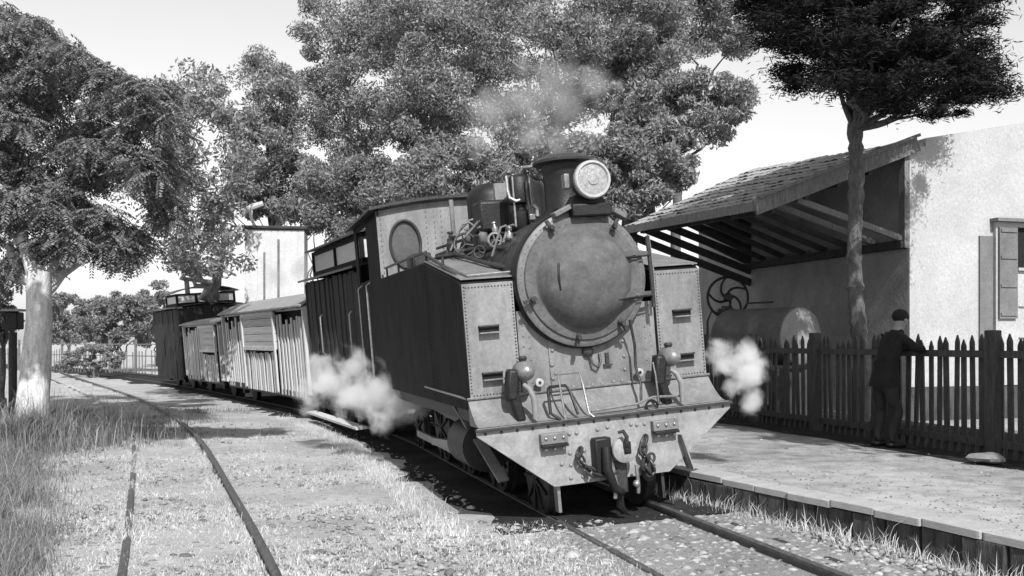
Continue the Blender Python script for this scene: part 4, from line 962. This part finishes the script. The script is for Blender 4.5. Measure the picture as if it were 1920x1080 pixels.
pine('shrub above the cab roof', [(740,310),(830,270),(920,270),(960,300),(950,380),(860,400),(770,420)], 27, 30, 48, 18, 36, 860, .1, 1.2, 320, 'leaf_mid', name=sh, cat='shrub')
pine('shrub between chimney and shed roof', [(1090,270),(1180,265),(1290,290),(1330,310),(1270,350),(1210,390),(1120,410),(1080,360)], 26, 28, 64, 16, 30, 1130, .1, 1.2, 320, 'leaf_mid', name=sh, cat='shrub')
pine('shrub right behind the headlight', [(930,240),(1010,230),(1110,240),(1140,300),(1100,380),(960,380)], 29, 32, 36, 18, 34, 1040, .1, 1.2, 300, 'leaf_hill', name=sh, cat='shrub')
# low bushes and far trees at the left
pine('small leaning field tree seen beneath the large broadleaf', [(165,570),(210,548),(240,560),(290,570),(292,640),(250,642),(200,640),(160,636),(150,605),(140,580)], 52, 58, 60, 9, 17, 222, .12, 1.0, 150, 'leaf_far', None, 'field_tree', 'tree', .22, .1)
pine('dark low bush beyond the siding', [(100,672),(150,652),(200,648),(228,660),(232,688),(110,690)], 44, 47, 30, 5, 9, 175, .06, .2, 170, 'leaf_hill', None, 'bush', 'bush', .16, .06)
pine('hazy far treetop left of the tail van', [(255,560),(300,530),(330,560),(320,650),(272,650)], 62, 68, 34, 8, 16, 295, .1, 1.2, 120, 'leaf_far', None, 'field_tree', 'tree', .25, .12)
pine('pale far trees below the large broadleaf crown', [(95,560),(150,545),(170,580),(160,640),(92,642)], 75, 82, 40, 8, 15, 130, .1, 1.2, 110, 'leaf_far', None, 'field_tree', 'tree', .3, .14)
pine('shrub hanging at the far left behind the trunk', [(-40,500),(0,520),(30,545),(32,600),(0,640),(-40,640)], 21, 23, 14, 16, 26, 5, .07, 1.6, 220, 'leaf_broad', None, 'shrub_tree', 'shrub', .13, .05)

# dark conifer in front of the shed
cl, cr = fill([(1375,-60),(1900,-60),(1850,40),(1830,110),(1890,150),(1870,190),(1800,225),(1720,235),(1650,195),(1600,200),(1560,175),(1480,185),(1450,130),(1400,60),(1390,10)], 12.9, 15.9, 170, 8, 38)
cz, cs = fill([(1500,-260),(1780,-260),(1880,-60),(1400,-60)], 13.2, 15.4, 40, 20, 40)
cl = np.concatenate([cl, cz]); cr = np.concatenate([cr, cs])
base = Vector((5.28, 14.8, PZ)); pr = tag(empty('conifer_tree', base), 'dark pine with slim knobbly trunk rising before the shed wall and its bright gable', 'pine')
t = MB(); pts = []
for i in range(61):
    q = i/60; px = 1612-12*q+4*math.sin(q*9); pts.append(W(px, 790-560*q, 14.8)-base)
t.tube(pts, [.125-.035*i/60+.032*random.random()*(random.random() < .6) for i in range(61)], 12); t.build('trunk', 'bark_grey', pr)
hd = pts[-1]
for k in range(16):
    c = Vector(cl[(k*9) % len(cl)])-base; b = MB(); st = pts[-1-random.randint(0, 3)]+Vector((0, 0, random.uniform(0, .8) if k > 6 else 0)); 
    limb(b, hd-Vector((0,0,.1)), hd.lerp(c, .55), .055, .03, .25, 6, 6); limb(b, hd.lerp(c, .55), c, .03, .008, .3, 5, 6); b.build('branch', 'bark_grey', pr)
P = np.concatenate([c+RNG.normal(size=(int(120+15000*s*s), 3))*s*.62*np.array([1.25, 1.1, .52]) for c, s in zip(cl, cr)])-np.array(base)
n_ = len(P); u = rdirs(n_); u[:, 2] = u[:, 2]*.5+.15; u[:, 0] += .3; u = unit(u); v = unit(np.cross(u, rdirs(n_)))
quads('crown', P, u*.056, v*.009, 'leaf_pine', pr)

# shade trees standing beside and behind the photographer (their shadows fall into the view)
def shade(label, base, cc, rr, n, per, cr_):
    cl = clumps_in(cc, rr, n, .2); crs = RNG.uniform(cr_*.7, cr_*1.2, n)
    return broad_tree('shade_tree', label, base, .2, cc[2]-rr[2]-.6, cl, crs, per, 'leaf_broad', 'bark_grey', 'leaf', .26, .14, limbs=6)
cl = []; 
for k in range(150):
    q = random.random(); cl.append((4.5+3.4*q+random.uniform(0, 3.0), 8.0-5.9*q+random.uniform(.2, 2.2), 6.1+random.uniform(0, 1.5)))
broad_tree('shade_tree', 'spreading tree beyond the right edge shading the fence and platform', (9.6, 5.2, PZ), .22, 5.0, np.array(cl), RNG.uniform(.5, .85, 150), 130, 'leaf_broad', 'bark_grey', 'leaf', .26, .14, limbs=6)
shade('tree beyond the left edge whose shade crosses the siding', (-8.2, 6.2, 0), (-4.9, 10.3, 7.6), (2.6, .75, .6), 44, 110, .5)

# ------------------------------------------------------------ small things in the background
# white lineside tower with pipe
tw_ = tag(empty('water_tower', W(520, 690, 30)), 'white plank lineside water tower with bent filling pipe behind the boxcars', 'water tower'); tw_.location.z = 0
tw_.rotation_euler = (0, 0, R(8))
MB().box((0,0,2.55), (1.75,1.6,5.1)).build('tower_body', 'tower_white', tw_, bevel=.02)
for k in range(9): MB().box((-.80+k*.20, -.812, 2.6), (.165, .02, 4.9)).build('plank', 'tower_white', tw_, smooth=False)
MB().box((.0,.0,5.16), (1.95,1.8,.10)).build('roof_slab', 'timber_dark', tw_, bevel=.03)
MB().tube([(-.30,-.85,.5),(-.30,-.85,4.4)], .03, 8).build('downpipe', 'timber_grey', tw_)
MB().tube([(.12,-.85,1.8),(.12,-.85,4.8)], .035, 8).build('downpipe', 'timber_grey', tw_)
MB().tube([(-.40,-.7,4.9),(-.62,-.7,5.25),(-.72,-.7,5.5),(-.70,-.7,5.75)], .05, 8).build('filling_pipe', 'whitewash', tw_)
MB().tube([(-1.0,-.7,5.55),(-.7,-.7,5.78),(-.35,-.7,5.9)], [.09,.10,.08], 8).build('spout', 'whitewash', tw_)
# board on a post at far left
sgn = tag(empty('signal_post', W(24, 700, 21)), 'dark box on a stout post left of the thick pale trunk', 'post'); sgn.location.z = 0
MB().tube([(0,0,-.1),(0,0,1.9)], .09, 10).build('post', 'timber_dark', sgn)
MB().box((.0,0,2.15), (.36,.3,.38)).build('box', 'black_iron', sgn, bevel=.03); MB().box((0,0,2.38), (.5,.4,.05)).build('lid', 'whitewash', sgn, bevel=.01)
# far picket fence and wires
ff = tag(empty('field_fence', (-21, 50, 0)), 'distant pale picket fence at the edge of the bright field', 'fence')
fp0, fp1 = Vector((-31, 58, 0)), Vector((-15.5, 46.5, 0)); off = Vector((-21, 50, 0)); L_ = (fp1-fp0).length; az2 = math.atan2((fp1-fp0).y, (fp1-fp0).x)
for i in range(70):
    p = fp0.lerp(fp1, i/69)-off
    if random.random() < .8: piece('picket', 'timber_grey', ff, (p.x, p.y, .62), (.055, .03, 1.25*random.uniform(.85, 1.1)), (0, random.uniform(-.06,.06), az2))
for i in range(9):
    p = fp0.lerp(fp1, i/8)-off; piece('post', 'timber_grey', ff, (p.x, p.y+.05, .9), (.10, .10, 1.8), (0, 0, az2))
for z in (.95, 1.55): MB().bar(fp0-off+Vector((0,0,z)), fp1-off+Vector((0,0,z)), .03, .05).build('rail', 'timber_grey', ff)
# stone at the foot of the fence
st = MB().sphere((0,0,0), .14, 12, (1.5,.9,.45)); st.v = [tuple(Vector(p)*(1+.55*shape_noise(p, 7))) for p in st.v]
so_ = st.build('stone', 'ballast'); so_.location = (5.25, 10.55, PZ+.07); tag(so_, 'pale rounded stone lying at the foot of the picket fence near the right edge', 'stone')

# ------------------------------------------------------------ grass
def blades(name, XY, Z, h, wd, m, label, lean=.5, cat='grass'):
    n = len(XY); base = np.column_stack([XY, Z]); a = RNG.uniform(0, 2*math.pi, n); b = a+RNG.normal(size=n)*.6
    side = np.column_stack([np.cos(a), np.sin(a), np.zeros(n)])*(wd/2)[:, None]
    ln = np.column_stack([np.cos(b), np.sin(b), np.zeros(n)])*(h*RNG.uniform(.1, 1, n)*lean)[:, None]
    mid = base+ln*.35+np.column_stack([np.zeros((n, 2)), h*.6]); tip = base+ln+np.column_stack([np.zeros((n, 2)), h*RNG.uniform(.75, 1, n)])
    vs = np.empty((n, 5, 3)); vs[:, 0] = base-side; vs[:, 1] = base+side; vs[:, 2] = mid+side*.7; vs[:, 3] = mid-side*.7; vs[:, 4] = tip
    me = bpy.data.meshes.new(name); me.vertices.add(5*n); me.vertices.foreach_set('co', vs.astype(np.float32).ravel())
    q = np.array([0, 1, 2, 3, 3, 2, 4]); li = (np.arange(n)[:, None]*5+q).astype(np.int32).ravel(); me.loops.add(7*n); me.loops.foreach_set('vertex_index', li)
    me.polygons.add(2*n); ls = (np.arange(n)[:, None]*7+np.array([0, 4])).astype(np.int32).ravel(); me.polygons.foreach_set('loop_start', ls)
    me.update(calc_edges=True); me.materials.append(M[m]); o = link(name, me); tag(o, label, cat, kind='stuff'); return o
def scatter(n, y0, y1, pw=2.0, xpad=.6):
    u = RNG.random(n); e = 1-pw; Y = (y0**e+(y1**e-y0**e)*u)**(1/e); X = RNG.uniform(-.56, .56, n)*Y*1.0; return np.column_stack([X, Y])
pathA = np.array([[tp(s).x, tp(s).y] for s in np.arange(-9.5, 60, .5)]); hA = np.array([heading(s) for s in np.arange(-9.5, 60, .5)])
def lateral(XY):
    d = np.empty(len(XY))
    for i in range(0, len(XY), 20000):
        q = XY[i:i+20000]; k = np.argmin(((q[:, None, :]-pathA[None])**2).sum(2), 1)
        d[i:i+20000] = (q[:, 0]-pathA[k, 0])*np.cos(hA[k])+(q[:, 1]-pathA[k, 1])*np.sin(hA[k])
    return d
EDa = np.array(plat_out)
def plat_x(Y): return np.interp(Y, EDa[::-1, 1], EDa[::-1, 0])
XY = scatter(330000, 5.6, 34); d = lateral(XY); Z = np.zeros(len(XY))-.02
pn = np.array([noise.noise((x*.9, y*.9, 3)) for x, y in XY[::1]])
keep = (XY[:, 0] < plat_x(XY[:, 1])-.0) & ~((d > -1.5) & (d < 1.4) & (XY[:, 1] > 9.0)) & (RNG.random(len(XY)) < np.clip(.5+pn*1.9, .04, 1))
XY, Z, d = XY[keep], Z[keep], d[keep]
h = RNG.gamma(2.2, .0085, len(XY))+.006; blades('grass', XY, Z, h, RNG.uniform(.003, .0075, len(XY)), 'straw', 'short dry straw-coloured grass over the ground between the tracks', .9)
# ragged edges: train side and platform foot
n_ = 9000; s_ = RNG.uniform(-.2, 14, n_); q = np.array([(*tp(a)[:2], heading(a)) for a in s_]); dx = -1.62+RNG.normal(size=n_)*.10
XY = np.column_stack([q[:, 0]+dx*np.cos(q[:, 2]), q[:, 1]+dx*np.sin(q[:, 2])]); blades('grass_edge', XY, np.full(n_, -.02), RNG.gamma(3, .015, n_)+.015, RNG.uniform(.004, .008, n_), 'straw', 'ragged dry grass along the cinder edge beside the locomotive', .6)
n_ = 3400; Y = RNG.uniform(5.4, 11.5, n_); XY = np.column_stack([plat_x(Y)-np.abs(RNG.normal(size=n_))*.10-.02, Y]); blades('grass_edge', XY, np.full(n_, -.02), RNG.gamma(3, .035, n_)+.03, RNG.uniform(.005, .011, n_), 'straw', 'dry grass tufts at the foot of the platform edge', .7)
# tall weeds lower left
n_ = 46000; Y = RNG.uniform(5.8, 21, n_); X = -Y*.535+np.abs(RNG.normal(size=n_))*(.035*Y)-RNG.random(n_)*.3
XY = np.column_stack([X, Y]); wgt = np.array([noise.noise((x*1.6, y*1.6, 8)) for x, y in XY]); kp = RNG.random(n_) < np.clip(.6+wgt*1.4, .05, 1); XY = XY[kp]; m_ = len(XY)
hh = RNG.gamma(4, .07, m_)*(.24+.36*np.clip((-XY[:, 0]/XY[:, 1]-.42)/.1, 0, 1))
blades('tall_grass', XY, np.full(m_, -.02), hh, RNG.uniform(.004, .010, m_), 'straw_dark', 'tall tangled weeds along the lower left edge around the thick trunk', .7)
n_ = 9000; a = RNG.uniform(0, 6.28, n_); rr = np.abs(RNG.normal(size=n_))*.9; bx = W(62, 824, 16.6); XY = np.column_stack([bx.x+rr*np.cos(a)+.3, bx.y+rr*np.sin(a)*1.4-.6])
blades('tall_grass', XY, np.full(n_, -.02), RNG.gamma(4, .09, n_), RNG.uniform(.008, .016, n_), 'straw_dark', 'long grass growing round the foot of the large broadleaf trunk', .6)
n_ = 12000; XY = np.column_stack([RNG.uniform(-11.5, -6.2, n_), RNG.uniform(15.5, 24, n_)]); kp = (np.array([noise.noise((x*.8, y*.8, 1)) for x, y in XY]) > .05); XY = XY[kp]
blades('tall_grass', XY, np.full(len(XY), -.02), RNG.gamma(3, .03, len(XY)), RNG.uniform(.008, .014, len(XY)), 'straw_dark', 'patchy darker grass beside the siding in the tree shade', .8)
n_ = 16000; i_ = RNG.integers(0, 70, n_); sd_ = RNG.random(n_) < .6; B_ = np.where(sd_[:, None], LQ[i_], RQ[i_])+tg[i_]*RNG.uniform(0, .5, (n_, 1))+nl[i_]*(RNG.normal(size=(n_, 1))*.07+np.where(sd_, 0, .09)[:, None])
wn = np.array([noise.noise((x*1.1, y*1.1, 5)) for x, y in B_]); B_ = B_[(wn > -.08) & (B_[:, 1] > 5.5)]
blades('grass_edge', B_, np.full(len(B_), -.02), RNG.gamma(3, .016, len(B_))+.02, RNG.uniform(.003, .008, len(B_)), 'straw', 'dry grass creeping over the two rails of the siding', .8)
# pebbles between and beside the rails in front of the locomotive
n_ = 5200; s_ = RNG.uniform(-4.2, .1, n_); dx = RNG.uniform(-1.1, 1.5, n_); mb = []
ico = bmesh.new(); bmesh.ops.create_icosphere(ico, subdivisions=1, radius=1); iv = np.array([v.co[:] for v in ico.verts]); it = np.array([[v.index for v in f.verts] for f in ico.faces]); ico.free()
px_ = np.array([(*tp(a)[:2], heading(a)) for a in s_]); ctr = np.column_stack([px_[:, 0]+dx*np.cos(px_[:, 2]), px_[:, 1]+dx*np.sin(px_[:, 2]), .012+.035*dx])
ctr = ctr[ctr[:, 0] < plat_x(ctr[:, 1])]; n_ = len(ctr)
sz = RNG.gamma(3, .0048, (n_, 1))+.007; V = iv[None]*RNG.uniform(.6, 1.3, (n_, len(iv), 1))*sz[:, None]*np.array([1.2, 1, .7])+ctr[:, None]
T = (it[None]+np.arange(n_)[:, None, None]*len(iv)).reshape(-1, 3)
me = bpy.data.meshes.new('ballast_stones'); me.vertices.add(n_*len(iv)); me.vertices.foreach_set('co', V.astype(np.float32).ravel())
me.loops.add(T.size); me.loops.foreach_set('vertex_index', T.astype(np.int32).ravel()); me.polygons.add(len(T)); me.polygons.foreach_set('loop_start', np.arange(0, T.size, 3, dtype=np.int32)); me.update(calc_edges=True); me.materials.append(M['pebble'])
tag(link('ballast_stones', me), 'loose pale ballast stones on the track in front of the locomotive', 'gravel', kind='stuff')

def stones(name, ctr, k, mn, m, label):
    n_ = len(ctr); sz = RNG.gamma(2.4, k, (n_, 1))+mn; V = iv[None]*RNG.uniform(.6, 1.35, (n_, len(iv), 1))*sz[:, None]*np.array([1.2, 1, .7])+ctr[:, None]
    T = (it[None]+np.arange(n_)[:, None, None]*len(iv)).reshape(-1, 3); me = bpy.data.meshes.new(name); me.vertices.add(n_*len(iv)); me.vertices.foreach_set('co', V.astype(np.float32).ravel())
    me.loops.add(T.size); me.loops.foreach_set('vertex_index', T.astype(np.int32).ravel()); me.polygons.add(len(T)); me.polygons.foreach_set('loop_start', np.arange(0, T.size, 3, dtype=np.int32)); me.update(calc_edges=True); me.materials.append(M[m])
    tag(link(name, me), label, 'gravel', kind='stuff')
Q = scatter(15000, 5.7, 26); dq = lateral(Q); Q = Q[(Q[:, 0] < plat_x(Q[:, 1])) & ((dq < -1.0) | (Q[:, 1] < 9)) & (Q[:, 0] > -Q[:, 1]*.5)]
stones('loose_stones', np.column_stack([Q, np.full(len(Q), -.012)]), .0042, .004, 'pebble', 'small loose stones scattered through the dry grass between the tracks')
Q = scatter(9000, 5.9, 16); Q = Q[(Q[:, 0] > plat_x(Q[:, 1])+.1)]
stones('platform_grit', np.column_stack([Q, np.full(len(Q), PZ-.008)]), .0018, .0015, 'pebble', 'fine grit lying over the dusty platform surface')
# ------------------------------------------------------------ steam and smoke
def puff(name, label, pts, dens, g=.9, scale=2.2, aniso=.2, thr=.42, cat='steam', lumps=4, cn=3.0):
    """pts: (centre, radius); one blobby closed mesh filled with uneven volume"""
    mbm = bpy.data.metaballs.new(name); ob = bpy.data.objects.new(name+'_shape', mbm); C.objects.link(ob); mbm.resolution = .09; mbm.threshold = .12
    base_pts = list(pts); pts = list(base_pts)
    for c, r in base_pts:
        for _ in range(lumps):
            d = Vector((random.gauss(0,1), random.gauss(0,.6), random.gauss(0,1))).normalized()*r*random.uniform(.65, 1.05); pts.append((tuple(Vector(c)+d), r*random.uniform(.3, .5)))
    for c, r in pts:
        e = mbm.elements.new(); e.co = c; e.radius = r*2.6
    dg = bpy.context.evaluated_depsgraph_get(); dg.update(); me = bpy.data.meshes.new_from_object(ob.evaluated_get(dg)); bpy.data.objects.remove(ob); me.name = name
    me.materials.clear()
    m = bpy.data.materials.new(name); m.use_nodes = True; n = m.node_tree; n.nodes.clear()
    out = n.nodes.new('ShaderNodeOutputMaterial'); pv = n.nodes.new('ShaderNodeVolumePrincipled'); pv.inputs['Color'].default_value = (g, g, g, 1); pv.inputs['Anisotropy'].default_value = aniso
    tc = n.nodes.new('ShaderNodeTexCoord'); nz = n.nodes.new('ShaderNodeTexNoise'); nz.inputs['Scale'].default_value = scale; nz.inputs['Detail'].default_value = 5; nz.inputs['Roughness'].default_value = .6; nz.inputs['Distortion'].default_value = .4
    n.links.new(tc.outputs['Object'], nz.inputs[0])
    # soft falloff: sum of smooth balls
    acc = None
    for c, r in pts:
        vm = n.nodes.new('ShaderNodeVectorMath'); vm.operation = 'DISTANCE'; vm.inputs[1].default_value = c; n.links.new(tc.outputs['Object'], vm.inputs[0])
        mr = n.nodes.new('ShaderNodeMapRange'); mr.interpolation_type = 'SMOOTHSTEP'; mr.inputs[1].default_value = r*1.5; mr.inputs[2].default_value = 0; mr.inputs[3].default_value = 0; mr.inputs[4].default_value = 1
        n.links.new(vm.outputs['Value'], mr.inputs[0])
        if acc is None: acc = mr.outputs[0]
        else:
            mx = n.nodes.new('ShaderNodeMath'); mx.operation = 'MAXIMUM'; n.links.new(acc, mx.inputs[0]); n.links.new(mr.outputs[0], mx.inputs[1]); acc = mx.outputs[0]
    ad = n.nodes.new('ShaderNodeMath'); ad.operation = 'MULTIPLY_ADD'; n.links.new(nz.outputs[0], ad.inputs[0]); ad.inputs[1].default_value = cn; ad.inputs[2].default_value = -.5*cn
    a2 = n.nodes.new('ShaderNodeMath'); a2.operation = 'ADD'; n.links.new(ad.outputs[0], a2.inputs[0]); n.links.new(acc, a2.inputs[1])
    m3 = n.nodes.new('ShaderNodeMapRange'); m3.inputs[1].default_value = .5; m3.inputs[2].default_value = 1.5; m3.inputs[3].default_value = 0; m3.inputs[4].default_value = dens
    n.links.new(a2.outputs[0], m3.inputs[0])
    m4 = n.nodes.new('ShaderNodeMath'); m4.operation = 'MULTIPLY'; n.links.new(m3.outputs[0], m4.inputs[0]); n.links.new(acc, m4.inputs[1])
    n.links.new(m4.outputs[0], pv.inputs['Density']); n.links.new(pv.outputs[0], out.inputs['Volume']); me.materials.append(m)
    o = bpy.data.objects.new(name, me); C.objects.link(o); tag(o, label, cat, kind='stuff'); return o
def pw(px, py, Y, rp): return (tuple(W(px, py, Y)), rp*Y/FPX)
puff('steam_cloud', 'white steam puff blowing from the left side beneath the dark tank', [pw(620,720,14.6,55), pw(660,745,14.0,50), pw(700,735,13.6,60), pw(745,750,13.2,55), pw(600,690,15.2,40), pw(660,690,14.2,45), pw(580,745,15.4,40), pw(710,785,13.2,38), pw(775,765,12.9,34)], 14, 1.0, 3.2, lumps=3)
puff('steam_cloud', 'white steam puff at the right end of the front beam before the fence', [pw(1365,675,10.2,44), pw(1395,668,10.3,44), pw(1400,705,10.2,48), pw(1408,745,10.2,42), pw(1350,660,10.3,32), pw(1385,725,10.2,38)], 20, 1.0, 4.0, lumps=1)
puff('smoke_plume', 'grey smoke drifting up and left from the chimney in front of the pines', [pw(1050,285,9.9,40), pw(1055,255,9.9,52), pw(1070,215,10.0,66), pw(1040,165,10.2,75), pw(985,190,10.4,75), pw(925,200,10.7,65), pw(1100,230,10.0,60), pw(1110,160,10.2,50), pw(900,260,10.8,45), pw(1000,255,10.2,50)], 4.0, .8, 1.7, cat='smoke', lumps=2, cn=1.8)
puff('smoke_plume', 'pale smoke hanging in front of the white water tower', [pw(565,450,27.5,30), pw(560,500,27.5,42), pw(520,520,27.5,36)], 1.6, .6, 1.2, cat='smoke', lumps=2)
